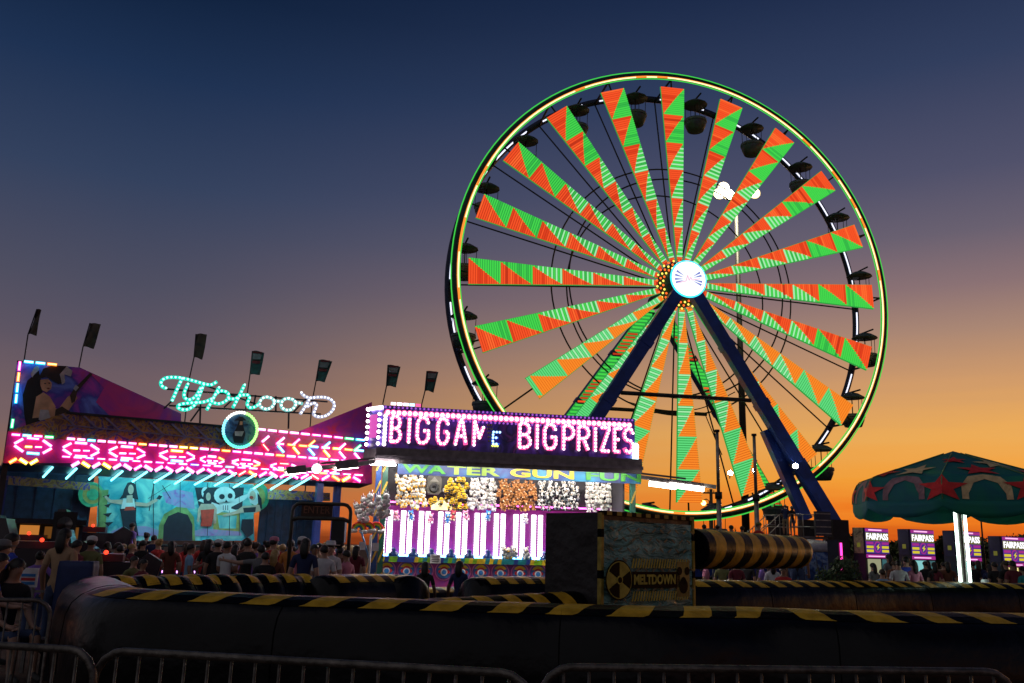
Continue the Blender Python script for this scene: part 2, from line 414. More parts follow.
for y_, pa, pb in ((-1.95, (621, 392.7), (750.6, 400.5)), (4.4, (610, 408.7), (706.5, 414.4))):
    b = MB(); p = HW.loc(*pa, y_); q = HW.loc(*pb, y_); b.tube([p, q], 0.11, darkst, 8); b.build('cross_beam', wheel)
b = MB(); sag = [HW.loc(x, y, 1.0) for x, y in ((628, 402), (655, 409), (680, 411), (705, 407), (735, 392))]; b.tube(smooth_path(sag), 0.03, darkst, 5)
b.tube([HW.loc(705, 414, 3.0), HW.loc(722, 455, 3.0)], 0.03, darkst, 5); b.build('cable', wheel)
b = MB()
b.box((0, 1.2, 0.75), (19.5, 2.6, 0.5), navy); b.box((0, 1.2, 0.4), (18.5, 2.0, 0.3), darkst)
for x in (-8, -5, -2, 2, 5, 8): b.box((x, 1.2, 0.14), (0.5, 2.4, 0.27), darkst)
b.build('base_frame', wheel)

# floodlight clamped to the wheel's leg, and another by the back leg
fl_w = glow('floodlight glass', (1.0, 0.96, 0.86), 300.0); fl_h = mat('floodlight housing', (0.03, 0.03, 0.035), 0.4, 0.5)
def flood(label, p, size=0.3, aim=(0, -1, -0.25), group='floodlights on the fair rides'):
    t = thing('floodlight', label, 'floodlight', p, 0, group)
    rot = Vector(aim).normalized().to_track_quat('-Y', 'Z').to_matrix()
    h = MB(); h.box((0, 0.0, 0), (size, size * 0.5, size * 0.72), fl_h, rot); h.bar((0, 0, -size * 0.3), (0, 0.12, -size * 0.9), 0.05, 0.05, fl_h); h.build('housing', t)
    l_ = MB(); l_.ball((0, -size * 0.25, 0), size * 0.42, fl_w, 12, 8, (1, .35, .85)); l_.build('lamp', t)
    return t
flood('white floodlight glaring on the right front leg of the ferris wheel', HW.world(HW.loc(795, 466, -2.75)), 0.34)
flood('white floodlight beside the lowest light panel of the ferris wheel', HW.world(HW.loc(730, 473, -0.6)), 0.3)
flood('small white floodlight on the slim metal pole before the ferris wheel', HW.world(HW.loc(753.5, 470.5, -4.1)), 0.16)

# gondolas
tubd = [mat('gondola dark shell', (0.06, 0.075, 0.10), 0.5, 0.0, 0.4), mat('gondola canopy', (0.06, 0.08, 0.11), 0.6)]
tubs = mat('gondola stripe', (0.10, 0.12, 0.15), 0.5)
def gondola():
    t = thing('gondola', None, None)
    b = MB(); b.lathe([(0.1, -2.35), (0.55, -2.35), (0.72, -1.95), (0.78, -1.55), (0.72, -1.53), (0.66, -1.9), (0.1, -2.2)], tubd[0], 18); b.build('tub', t)
    b = MB(); b.lathe([(0.785, -1.75), (0.80, -1.68), (0.785, -1.6)], tubs, 18); b.build('stripe_band', t)
    b = MB(); b.lathe([(0.86, -0.42), (0.84, -0.36), (0.45, -0.12), (0.06, 0.0)], tubd[1], 12); b.build('canopy', t)
    b = MB(); b.tube([(0, 0, -0.1), (0, 0, -2.2)], 0.04, darkst, 6)
    for a in range(4): b.tube([(0.75 * math.cos(a * 1.571), 0.75 * math.sin(a * 1.571), -0.4), (0.72 * math.cos(a * 1.571), 0.72 * math.sin(a * 1.571), -1.55)], 0.022, darkst, 5)
    b.tube([(0, -1.0, 0), (0, 1.0, 0)], 0.06, darkst, 6); b.build('hanger', t)
    return t
ORD = ['first', 'second', 'third', 'fourth', 'fifth', 'sixth', 'seventh', 'eighth', 'ninth', 'tenth', 'eleventh', 'twelfth', 'thirteenth', 'fourteenth', 'fifteenth', 'sixteenth', 'seventeenth', 'eighteenth', 'nineteenth', 'twentieth']
gp = gondola()
for k in range(NSP):
    g_ = gp if k == 0 else copy_tree(gp)
    a = R(A0 + 18 * k + 9)
    g_.location = HW.world((12.1 * math.sin(a), 1.1, HZ + 12.1 * math.cos(a))); g_.rotation_euler = (0, 0, HW.yaw); g_.scale = (.86, .86, .86)
    tag(g_, 'dark round gondola on the wheel rim, %s clockwise from the topmost light panel' % ORD[k], 'gondola', 'gondolas on the ferris wheel')

# boarding platform in front of the wheel
DY = -2.9
DK = HW.loc(790, 536, DY).z
t = thing('boarding_platform', 'raised metal boarding deck with railings and stairs at the foot of the ferris wheel', 'platform', HW.world((0, 0, 0)), HW.yaw)
xa = HW.loc(772, 530, DY).x; xb = HW.loc(818, 530, DY).x
dkm = mat('deck plate', (0.12, 0.12, 0.13), 0.5, 0.6)
b = MB(); b.box(((xa + xb) / 2, DY, DK - 0.06), (xb - xa, 1.7, 0.12), dkm)
for x in (xa + 0.1, xb - 0.1):
    for y in (DY - 0.7, DY + 0.7): b.bar((x, y, 0), (x, y, DK - 0.12), 0.1, 0.1, galv)
b.build('deck', t)
b = MB()
def rail(p, q, h=1.05, n=5, lo=0.45):
    p = Vector(p); q = Vector(q)
    for i in range(n + 1):
        u = p + (q - p) * (i / n); b.tube([u, u + Vector((0, 0, h))], 0.022, galv, 5)
    for z in (lo, h): b.tube([p + Vector((0, 0, z)), q + Vector((0, 0, z))], 0.024, galv, 5)
rail((xa + 0.6, DY - 0.83, DK), (xb, DY - 0.83, DK), 1.05, 3); rail((xb, DY - 0.8, DK), (xb, DY + 0.8, DK), 1.05, 2); rail((xa, DY + 0.83, DK), (xb, DY + 0.83, DK), 1.05, 4)
b.build('railing', t)
b = MB(); ns = 8; L0 = 3.1
for i in range(ns): b.box((xa - 0.2 - L0 * i / ns, DY - 0.1, DK - DK * (i + 0.6) / ns), (L0 / ns + 0.05, 1.4, 0.05), dkm)
for y in (DY - 0.8, DY + 0.6): b.bar((xa, y, DK - 0.1), (xa - L0, y, 0.05), 0.18, 0.05, galv)
b.build('stairs', t)
b = MB()
for y in (DY - 0.8, DY + 0.6):
    for o in (0.55, 1.0): b.tube([(xa + 0.5, y, DK + o), (xa, y, DK + o), (xa - L0, y, o)], 0.024, galv, 5)
    for i in range(5): b.tube([(xa - L0 * i / 4.2, y, DK * (1 - i / 4.2)), (xa - L0 * i / 4.2, y, DK * (1 - i / 4.2) + 1.0)], 0.022, galv, 5)
b.build('handrail', t)
b = MB(); b.box((xb - 0.3, DY - 0.95, DK + 0.62), (0.85, 0.12, 1.2), mat('gate panel', (0.03, 0.035, 0.06), 0.5))
for i in range(4): b.bar((xb - 0.7, DY - 1.02, DK + 0.15 + 0.32 * i), (xb + 0.12, DY - 1.02, DK + 0.15 + 0.32 * i), 0.05, 0.04, galv)
b.build('gate', t)
# control shell beside the platform
q = HW.loc(812, 552, -4.6)
t = thing('operator_booth', 'rounded pale-topped ride booth with blue painted skirt below the ferris wheel deck', 'ride booth', HW.world((q.x, -4.6, 0)), HW.yaw)
b = MB(); zt = HW.loc(812, 540, -4.6).z; b.lathe([(1.25, 0.0), (1.3, zt - 0.7), (1.25, zt - 0.55)], art('blue airbrush panel', [(0.01, 0.02, 0.1), (0.02, 0.08, 0.3), (0.2, 0.3, 0.5), (0.01, 0.02, 0.08)], 2.5), 28); b.build('skirt', t)
b = MB(); b.lathe([(1.3, zt - 0.55), (1.25, zt - 0.3), (0.95, zt - 0.1), (0.5, zt), (0.05, zt + 0.03)], mat('pale shell', (0.32, 0.3, 0.36), 0.35, coat=0.3), 28); b.build('roof', t)
# slim poles in front of the wheel, stadium light, utility pole, street lamp
for px, pt, pb, lab, Y in ((717, 432, 540, 'slim bare metal pole under the booth floodlight arm side of the wheel', 40), (754, 436, 545, 'slim metal pole with a clamp standing before the wheel leg', 41)):
    p = at(px, pt, Y); t = thing('metal_pole', 'slim bare metal pole between the lit arm and the wheel panels' if px == 717 else 'slim metal pole with clamp ring just before the wheel leg', 'pole', (p.x, p.y, 0), 0, 'slim poles before the ferris wheel')
    b = MB(); b.tube([(0, 0, 0), (0, 0, p.z * 0.6)], 0.11, galv, 10); b.tube([(0, 0, p.z * 0.6), (0, 0, p.z)], 0.075, galv, 10); b.build('shaft', t)
    b = MB(); b.tube([(0, 0, p.z * 0.6 - 0.15), (0, 0, p.z * 0.6 + 0.15)], 0.16, darkst, 10); b.tube([(0, 0, p.z), (0, 0, p.z + 0.1)], 0.12, darkst, 10); b.build('collar', t)
p = at(735.5, 194, 64)
t = thing('stadium_light', 'tall dark light mast with glowing twin floodlights behind the ferris wheel', 'light mast', (p.x, p.y, 0))
b = MB(); b.tube([(0, 0, 0), (0, 0, p.z * 0.45), (0, 0, p.z)], [0.3, 0.24, 0.13], mat('mast steel', (0.012, 0.013, 0.012), 0.6, 0.2), 10); b.bar((-1.6, 0, p.z), (1.6, 0, p.z), 0.16, 0.16, darkst); b.build('mast', t)
sl_ = glow('stadium lamp glass', (1.0, 0.9, 0.66), 6.0, False); sr_ = glow('lamp glow ring', (1.0, 0.72, 0.25), 1.0)  # warm ring given its own glow for the glare round each lens
for i, (dx, dz) in enumerate(((-1.3, -0.1), (-0.62, -0.12), (0.55, 0.05), (1.4, 0.02), (-0.95, 0.42), (1.0, 0.5))):
    b = MB(); b.lathe([(0.12, 0.3), (0.46, -0.15), (0.47, -0.2)], fl_h, 14, (dx, 0, p.z + dz), axis='y'); h = b.build('lamp_housing', t)
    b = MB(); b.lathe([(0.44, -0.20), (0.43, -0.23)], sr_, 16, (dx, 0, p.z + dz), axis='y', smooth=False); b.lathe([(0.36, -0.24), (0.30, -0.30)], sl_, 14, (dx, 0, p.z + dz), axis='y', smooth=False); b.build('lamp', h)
ld = bpy.data.lights.new('stadium_beam', 'SPOT'); ld.energy = 12000; ld.color = (1.0, 0.87, 0.6); ld.spot_size = R(150); ld.spot_blend = 0.5; ld.shadow_soft_size = 0.1
lo = bpy.data.objects.new('stadium_beam', ld); COL.objects.link(lo); lo.location = (p.x, p.y - 1.6, p.z + 0.3); lo.rotation_euler = (R(70), 0, 0)
p = at(711, 493, 95)
t = thing('utility_pole', 'dark wooden utility pole with a crossarm on the orange horizon', 'utility pole', (p.x, p.y, 0))
b = MB(); b.tube([(0, 0, 0), (0, 0, p.z + 0.4)], 0.17, mat('pole timber', (0.03, 0.022, 0.016), 0.9), 8); b.build('shaft', t)
b = MB(); b.bar((-0.85, 0, p.z), (0.85, 0, p.z), 0.16, 0.14, mat('pole timber', (0, 0, 0)))
for x in (-0.75, -0.3, 0.3, 0.75): b.tube([(x, 0, p.z + 0.05), (x, 0, p.z + 0.28)], 0.05, darkst, 6)
b.build('crossarm', t)
p = at(703.5, 503, 80)
t = thing('street_lamp', 'small amber street lamp glowing low on the orange horizon', 'street lamp', (p.x, p.y, 0))
b = MB(); b.tube([(0.5, 0, 0), (0.5, 0, p.z + 0.2), (0.25, 0, p.z + 0.35), (0, 0, p.z + 0.22)], 0.05, darkst, 6); b.build('post', t)
b = MB(); b.ball((0, 0, p.z), 0.22, glow('sodium lamp', (1.0, 0.62, 0.12), 9.0), 10, 6); b.build('lamp', t)

# ------------------------------------------------------------------ water gun game booth
bo = at(384, 450, 25); GB = Frame(bo.x, bo.y, R(10.3))
booth = thing('game_booth', 'brightly lit water gun game booth under a pink bulb BIG GAME BIG PRIZES sign', 'game booth', GB.o, GB.yaw)
def gl(px, py, y=0.0): return GB.loc(px, py, y)
sTL, sTR, sBL, sBR = gl(384, 405), gl(635, 419), gl(384, 447), gl(635, 460)
SX0, SX1 = sTL.x, sTR.x; SZ1 = (sTL.z + sTR.z) / 2; SZ0 = (sBL.z + sBR.z) / 2
signbk = art('sign face paint', [(0.05, 0.03, 0.2), (0.10, 0.05, 0.42), (0.02, 0.015, 0.08), (0.22, 0.05, 0.34)], 1.6, 0.3)
purp = mat('purple fascia', (0.10, 0.03, 0.16), 0.4); gutter = mat('grey awning rail', (0.2, 0.17, 0.18), 0.5, 0.4, 0.3)
b = MB(); b.box(((SX0 + SX1) / 2, 0.3, (SZ0 + SZ1) / 2), (SX1 - SX0, 0.55, SZ1 - SZ0), signbk)
cl = gl(370, 409, 0.55)
b.prism([(SX0, 0.03, SZ0), (SX0, 0.03, SZ1), (cl.x, 0.55, SZ1), (cl.x, 0.55, SZ0)], (0.12, 0.1, 0), signbk)
sg = b.build('sign_board', booth)
b = MB(); pm_ = glow('return window added glow', (0.6, 0.06, 0.4), 1.2)  # glow added to the dark window to light the plush beside it
pv = [Vector((SX0, 0.03, 0)), Vector((cl.x, 0.55, 0))]; nv_ = Vector((-0.04, -0.03, 0))
for u0, u1, z0, z1 in ((.3, .85, .25, .8),): b.prism([pv[0] * (1 - u) + pv[1] * u + nv_ + Vector((0, 0, SZ0 + (SZ1 - SZ0) * z)) for u, z in ((u0, z0), (u1, z0), (u1, z1), (u0, z1))], nv_ * .3, pm_)
b.build('window', booth)
PKL = glow('pink white lamp', (1.0, 0.78, 0.9), 9.0)
PKW = glow('pink white bulb', (1.0, 0.72, 0.88), 3.2, False); PK = glow('pink halo tube', (1.0, 0.10, 0.34), 1.5)
BLW = glow('blue bulb', (0.35, 0.65, 1.0), 3.0, False); BL = glow('blue halo tube', (0.04, 0.12, 0.8), 1.2)  # pink and blue glow shapes behind the bulbs imitate their halos
_ = 0
VI = glow('violet bulb', (0.42, 0.10, 0.75), 0.9, False); YB = glow('yellow green bulb', (0.8, 1.0, 0.1), 2.5, False)
# upper row of big bulbs along the sign
b = MB(); zr = SZ1 - 0.2; n = 46
for i in range(n + 1):
    x = SX0 + 0.12 + (SX1 - SX0 - 0.3) * i / n
    b.ball((x, -0.03, zr), 0.062, PKW, 7, 4)
    b.lathe([(0.1, 0.0), (0.095, -0.012)], PK, 10, (x, 0.022, zr), axis='y', smooth=False)
for i in range(9):
    z = SZ0 + 0.1 + (SZ1 - SZ0 - 0.3) * i / 9
    b.ball((SX0 + 0.06, -0.03, z), 0.06, PKW, 7, 4)
for i in range(7):
    for u in (0.12, 0.95): v = pv[0] * (1 - u) + pv[1] * u + nv_ * 1.5; b.ball(v + Vector((0, 0, SZ0 + 0.12 + (SZ1 - SZ0 - 0.2) * i / 6)), 0.05, PKL, 6, 4)
    v = pv[0] * (1 - i / 6) + pv[1] * (i / 6) + nv_ * 1.5; b.ball(v + Vector((0, 0, SZ1 - 0.06)), 0.05, PKL, 6, 4)
b.build('bulb_row', booth)
b = MB()
for z, st in ((SZ1 - 0.045, 0.12), (SZ1 - 0.335, 0.12)):
    for i in range(int((SX1 - SX0) / st)): b.ball((SX0 + 0.05 + st * i, -0.01, z), 0.034, VI, 5, 3)
b.build('bulb_row', booth)
LET = {'B': [[(0, 0), (0, 1), (.6, 1), (.9, .85), (.9, .65), (.6, .52), (0, .52)], [(.6, .52), (1, .36), (1, .15), (.65, 0), (0, 0)]],
       'I': [[(.5, 0), (.5, 1)]], 'G': [[(.95, .8), (.75, 1), (.25, 1), (0, .8), (0, .2), (.25, 0), (.75, 0), (1, .2), (1, .48), (.55, .48)]],
       'A': [[(0, 0), (.42, 1), (.58, 1), (1, 0)], [(.18, .34), (.82, .34)]], 'N': [[(0, 0), (0, 1), (.55, .3)], [(.55, .3), (.95, .75)]],
       'P': [[(0, 0), (0, 1), (.65, 1), (1, .85), (1, .6), (.65, .45), (0, .45)]], 'R': [[(0, 0), (0, 1), (.65, 1), (1, .85), (1, .62), (.65, .48), (0, .48)], [(.5, .48), (1, 0)]],
       'Z': [[(0, 1), (1, 1), (0, 0), (1, 0)]], 'E': [[(1, 1), (0, 1), (0, 0), (1, 0)], [(0, .52), (.8, .52)]],
       'S': [[(1, .82), (.75, 1), (.25, 1), (0, .82), (0, .65), (.25, .52), (.75, .48), (1, .35), (1, .18), (.75, 0), (.25, 0), (0, .18)]]}
def ledletter(parent, ch, x0, x1, z0, z1, tube, bulb, r=0.062, step=0.105, br=0.042):
    b = MB()
    for st in LET[ch]:
        pts = [(x0 + p[0] * (x1 - x0), -0.02, z0 + p[1] * (z1 - z0)) for p in st]
        for p, q in zip(pts, pts[1:]): b.tube([p, q], r, tube, 7)
        for p in along(pts, step): b.ball(p - Vector((0, r + 0.012, 0)), br, bulb, 6, 4)
    return b.build('letter', parent)
WORDS = [('B', 389.5, 402), ('I', 407, 411), ('G', 415.5, 430), ('G', 436, 449.5), ('A', 454, 467.5), ('N', 472.5, 485), ('B', 518, 531), ('I', 534.5, 539), ('G', 543, 556.5), ('P', 562, 574), ('R', 577, 589), ('I', 592.5, 597), ('Z', 600, 610), ('E', 613, 621), ('S', 623, 633)]
for ch, p0, p1 in WORDS:
    yb_ = 441.5 + (p0 - 390) * 0.0453; yt = 417 + (p0 - 390) * 0.0533
    a = gl(p0, yb_); c = gl(p1, yt)
    ledletter(booth, ch, a.x + 0.03, c.x - 0.03, a.z, c.z, PK, PKW)
a = gl(492.5, 444); c = gl(499.5, 432.5); ledletter(booth, 'E', a.x, c.x, a.z, c.z, BL, BLW, 0.03, 0.09, 0.035)
b = MB(); q = gl(494, 445)
for i in range(3): b.ball((q.x - 0.05 + 0.07 * i, -0.06, q.z - 0.03), 0.03, YB, 6, 4)
for px in (487.5, 489.5, 491.5):
    for k in range(5): q = gl(px + k * 0.3, 425 + k * 4); b.ball((q.x, -0.01, q.z), 0.03, mat('unlit bulb', (0.2, 0.16, 0.03), 0.2), 5, 3)
b.build('bulb_row', booth)
# bright blue-white corner lamps at the right end of the sign
b = MB()
for py in (446.5, 451, 455, 459): q = gl(635.5, py, -0.08); b.ball(q, 0.1, glow('ice blue lamp', (0.6, 0.9, 1.0), 9.0), 8, 5)
b.build('corner_lamp', booth)
b = MB(); q0 = gl(391, 403.5, 0.2); q1 = gl(422, 405.5, 0.2)
for i, cc in enumerate((PKW, PKW, PKW, BLW, PK)): b.bar(q0 + (q1 - q0) * (i / 5), q0 + (q1 - q0) * ((i + 0.8) / 5), 0.07, 0.07, cc)
b.build('light_strip', booth)
# awning rail, roof, posts
gz1 = SZ0; gz0 = gl(384, 463.5).z; GZ0 = gz0
b = MB(); b.box(((SX0 + SX1) / 2, -0.14, (gz0 + gz1) / 2 - 0.003), (SX1 - SX0 + 0.3, 0.08, gz1 - gz0 - 0.006), gutter); b.box(((SX0 + SX1) / 2, 0.17, (gz0 + gz1) / 2 + 0.06), (SX1 - SX0 + 0.28, 0.5, gz1 - gz0 - 0.14), gutter)
b.box(((SX0 + SX1) / 2, -0.2, gz0 + 0.16), (SX1 - SX0 + 0.34, 0.06, 0.1), mat('rail lip', (0.2, 0.17, 0.2), 0.4, 0.6))
b.prism([(SX0 - 0.1, 0.0, gz0), (SX0 - 0.1, 0.0, gz1 - 0.02), (cl.x - 0.1, 0.5, gz1 - 0.02), (cl.x - 0.1, 0.5, gz0 + 0.15)], (0.1, 0.12, 0), gutter)
b.build('awning_rail', booth)
b = MB(); b.box(((SX0 + SX1) / 2, 1.9, gz1 + 0.1), (SX1 - SX0 - 0.1, 2.6, 0.12), gutter); b.build('roof', booth)
b = MB()
for i in range(5): b.box((SX0 + 0.7 + (SX1 - SX0 - 1.4) * i / 4, -0.02, gz0 + 0.09), (1.2, 0.12, 0.05), glow('awning fluorescent', (1.0, 0.92, 0.86), 62.0))
b.box((SX0 + 0.05, -0.25, gz0 - 0.05), (0.7, 0.1, 0.04), glow('added corner tube', (1.0, 0.93, 0.9), 45.0))  # extra tube added to brighten the plush bunch at the corner
for i in range(6): b.box((SX0 + 0.7 + (SX1 - SX0 - 1.2) * i / 5, 1.0, gz1 - 0.12), (1.0, 0.12, 0.05), glow('added inner tube', (1.0, 0.93, 0.85), 84.0))  # hidden tubes added behind the banner to brighten the plush
b.build('light_tube', booth)
pgr = mat('booth post green', (0.01, 0.09, 0.06), 0.45); pbl = mat('booth post blue', (0.01, 0.05, 0.2), 0.45)
postx = [gl(376, 520, 0.3).x, gl(382.5, 520, 0.7).x, gl(632.5, 500, 0.7).x]
for x, y, M in ((postx[0], 0.35, pbl), (postx[1], 0.7, pgr), (postx[2], 0.7, pgr)):
    b = MB(); b.bar((x, y, 0), (x, y, gz0 + 0.1), 0.15, 0.15, M)
    for k in range(7): b.bar((x - 0.07, y - 0.085, 0.6 + k * 0.62), (x + 0.07, y - 0.085, 0.95 + k * 0.62), 0.05, 0.012, mat('post yellow slash', (0.5, 0.3, 0.03), 0.5))
    b.build('post', booth)
# banner WATER GUN FUN
bn_y = 0.55
A_ = gl(398, 464, bn_y); B_ = gl(641, 464, bn_y)
bz1 = gl(470, 465, bn_y).z; bz0 = gl(470, 477, bn_y).z
b = MB(); b.box(((A_.x + B_.x) / 2, bn_y + 0.04, (bz0 + bz1) / 2), (B_.x - A_.x, 0.06, bz1 - bz0), art('banner navy to cyan', [(0.002, 0.008, 0.05), (0.005, 0.03, 0.15), (0.01, 0.18, 0.32), (0.005, 0.05, 0.15)], 0.5, 0.5))
bnr = b.build('banner', booth)
grn = mat('letter green', (0.025, 0.22, 0.015), 0.5, var=0.1); yel = mat('letter yellow', (0.45, 0.36, 0.012), 0.5, var=0.1); lgr = mat('letter lime', (0.17, 0.28, 0.03), 0.5, var=0.1)
for wd, p0, p1, M in (('WA', 402, 446, grn), ('TER', 447, 500, lgr), ('GUN', 510, 574, yel), ('FUN', 586, 641, grn)):
    b = MB(); x0 = gl(p0, 470, bn_y).x; x1 = gl(p1, 470, bn_y).x
    text_mb(b, wd, x0, x1, bz0 + 0.05, bz1 - 0.04, bn_y - 0.0, M, 0.02, bold=0.03); b.build('lettering', booth)
# back wall, lit tubes, counter
bw_y = 2.4
X0 = gl(380, 540, bw_y).x; X1 = SX1 - 0.1
wz0 = gl(440, 556, bw_y).z; wz1 = gl(440, 507, bw_y).z
b = MB(); b.box(((X0 + X1) / 2, bw_y + 0.1, 2.3), (X1 - X0, 0.08, 4.5), mat('booth back wall', (0.012, 0.01, 0.014), 0.6)); 
b.box((X1 + 0.0, 1.6, 2.3), (0.06, 1.6, 4.4), mat('booth back wall', (0, 0, 0))); b.build('wall', booth)
b = MB(); b.box(((X0 + X1) / 2, bw_y + 0.03, (wz0 + wz1) / 2), (X1 - X0 - 0.1, 0.05, wz1 - wz0), mat('magenta race board', (0.16, 0.012, 0.13), 0.35, var=0.15)); b.build('race_board', booth)
WT = glow('white race tube', (0.96, 0.9, 1.0), 4.5); 
cen = [385, 405, 423, 442.5, 460.6, 479.3, 498.8, 518.5, 536.5, 555, 574, 593, 612]
for c_ in cen:
    b = MB()
    for dx in (-3.4, 3.4):
        p = gl(c_ + dx, 555, bw_y - 0.12)
        b.tube([(p.x, p.y, wz0 + 0.05), (p.x, p.y, wz1 - 0.15)], 0.07, WT, 10)
        for k in range(14): b.lathe([(0.078, 0), (0.078, 0.02)], mat('tube clip', (0.5, 0.4, 0.55), 0.4), 10, (p.x, p.y, wz0 + 0.15 + k * (wz1 - wz0 - 0.4) / 14))
    b.build('race_tube', booth)
b = MB()
PKG = glow('magenta strip lamp', (1.0, 0.10, 0.6), 7.0); BG_ = glow('blue strip lamp', (0.06, 0.3, 1.0), 34.0)
b.bar((X0 + 0.1, bw_y - 0.08, wz1 + 0.1), (X1 - 0.1, bw_y - 0.08, wz1 + 0.1), 0.04, 0.03, PKG); b.build('light_strip', booth)
b = MB(); b.bar((X0 + 0.1, bw_y - 0.3, wz0 + 0.0), (X1 - 0.1, bw_y - 0.3, wz0 + 0.0), 0.05, 0.05, BG_); b.build('light_strip', booth)
cy_ = 0.75
cz1 = gl(420, 557, cy_).z; cz2 = gl(420, 562.5, cy_).z
CX0 = gl(379.5, 560, cy_).x; CX1 = X1
b = MB(); b.box(((CX0 + CX1) / 2, cy_ + 0.3, (cz1 + cz2) / 2), (CX1 - CX0, 0.7, cz1 - cz2), mat('counter top blue', (0.02, 0.1, 0.25), 0.35)); 
cc = [mat('trim lime', (0.2, 0.5, 0.02), 0.5), mat('trim teal', (0.01, 0.25, 0.28), 0.5), mat('trim yellow', (0.7, 0.5, 0.02), 0.5), mat('trim navy', (0.02, 0.05, 0.3), 0.5)]
nn = 60
for i in range(nn):
    x = CX0 + (CX1 - CX0) * i / nn; ww = (CX1 - CX0) / nn
    b.prism([(x, cy_ - 0.055, cz2), (x + ww * 1.0, cy_ - 0.055, cz2), (x + ww * 1.3, cy_ - 0.055, cz1), (x + ww * 0.3, cy_ - 0.055, cz1)], (0, -0.012, 0), cc[random.randrange(4)])
b.build('counter', booth)
b = MB(); b.box(((CX0 + CX1) / 2, cy_ + 0.05, cz2 / 2), (CX1 - CX0, 0.06, cz2 - 0.01), art('counter front paint', [(0.25, 0.05, 0.4), (0.5, 0.05, 0.28), (0.12, 0.05, 0.4)], 1.2)); b.build('counter_front', booth)
def disc(b, c, r, M, y, n=20, sz=1.0, a0=0, a1=360):
    pts = [(c.x + r * math.cos(R(a0 + (a1 - a0) * i / n)), y, c.z + sz * r * math.sin(R(a0 + (a1 - a0) * i / n))) for i in range(n + (0 if a1 - a0 == 360 else 1))]
    b.prism(pts, (0, -0.006, 0), M)
ez = gl(420, 570.5, cy_).z
pkm = mat('emblem pink', (0.75, 0.25, 0.5), 0.5); yem = mat('emblem yellow', (0.85, 0.6, 0.03), 0.5); rem = mat('emblem red', (0.6, 0.03, 0.04), 0.5); bem = mat('emblem blue', (0.03, 0.22, 0.6), 0.5); wem = mat('emblem white', (0.75, 0.75, 0.78), 0.5); cem = mat('emblem violet', (0.25, 0.1, 0.5), 0.5)
for c_ in cen:
    q = gl(c_ + 1.5, 570.5, cy_); q.z = ez; b = MB(); y = cy_ + 0.016
    for i, (r_, M) in enumerate(((0.26, pkm), (0.235, cem), (0.2, bem))): disc(b, q, r_, M, y - 0.007 * i)
    disc(b, q, 0.19, yem, y - 0.021, 12, 1.0, 25, 155); disc(b, q, 0.12, rem, y - 0.028, 12, 1.0, 20, 160)
    disc(b, q + Vector((0, 0, -0.03)), 0.1, wem, y - 0.035); disc(b, q + Vector((0, 0, -0.03)), 0.065, bem, y - 0.042); disc(b, q + Vector((0.11, 0, -0.02)), 0.05, rem, y - 0.028); disc(b, q + Vector((-0.11, 0, -0.02)), 0.05, rem, y - 0.028)
    b.build('emblem', booth)
gunm = mat('water gun blue', (0.02, 0.05, 0.16), 0.3)
for c_ in cen:
    p = gl(c_ + 8.5, 554, cy_ + 0.5); b = MB()
    b.lathe([(0.16, 0), (0.14, 0.08), (0.06, 0.14)], gunm, 12, (p.x, cy_ + 0.5, cz1)); b.tube([(p.x, cy_ + 0.4, cz1 + 0.18), (p.x, cy_ + 0.75, cz1 + 0.22)], [0.06, 0.03], gunm, 8); b.bar((p.x, cy_ + 0.4, cz1 + 0.05), (p.x, cy_ + 0.4, cz1 + 0.2), 0.08, 0.1, gunm)
    b.build('water_gun', booth)
b = MB(); q = gl(435.5, 559, cy_ - 0.1); b.box(q, (0.3, 0.02, 0.24), wem); 
for i in range(4): b.box((q.x, q.y - 0.013, q.z + 0.08 - 0.05 * i), (0.22 - 0.03 * (i % 2), 0.006, 0.018), mat('ink', (0.03, 0.03, 0.03), 0.6))
b.build('price_card', booth)
b = MB(); q = gl(441, 510, 1.9); b.prism([(q.x - 0.3, 1.9, q.z), (q.x + 0.32, 1.9, q.z), (q.x + 0.32, 1.9, q.z + 0.12), (q.x, 1.9, q.z + 0.3), (q.x - 0.3, 1.9, q.z + 0.12)], (0, -0.02, 0), mat('arrow card', (0.85, 0.72, 0.35), 0.5)); b.build('arrow_card', booth)
# loudspeaker between the plush blocks
sp0 = gl(426.5, 494, 1.95); sp1 = gl(442, 475.5, 1.95)
t = thing('loudspeaker', 'dark grey loudspeaker with two cones hung among the plush prizes', 'loudspeaker', GB.world(((sp0.x + sp1.x) / 2, 1.95, sp0.z)), GB.yaw)
sw, sh = sp1.x - sp0.x, sp1.z - sp0.z
b = MB(); b.prism([(-sw / 2, 0, 0.1), (-sw / 2 + .06, 0, 0), (sw / 2 - .06, 0, 0), (sw / 2, 0, 0.1), (sw / 2, 0, sh - .1), (sw / 2 - .06, 0, sh), (-sw / 2 + .06, 0, sh), (-sw / 2, 0, sh - .1)], (0, 0.3, 0), mat('speaker cabinet', (0.07, 0.065, 0.05), 0.6)); b.build('cabinet', t)
b = MB(); b.lathe([(0.15, -0.01), (0.11, -0.03), (0.05, 0.0)], mat('speaker cone', (0.02, 0.02, 0.02), 0.5), 18, (0, 0, sh * 0.33), axis='y'); b.build('woofer', t)
b = MB(); b.prism([(-0.13, -0.002, sh * .66), (0.13, -0.002, sh * .66), (0.0, -0.002, sh * .92)], (0, -0.015, 0), mat('horn', (0.16, 0.15, 0.12), 0.5)); b.build('horn', t)
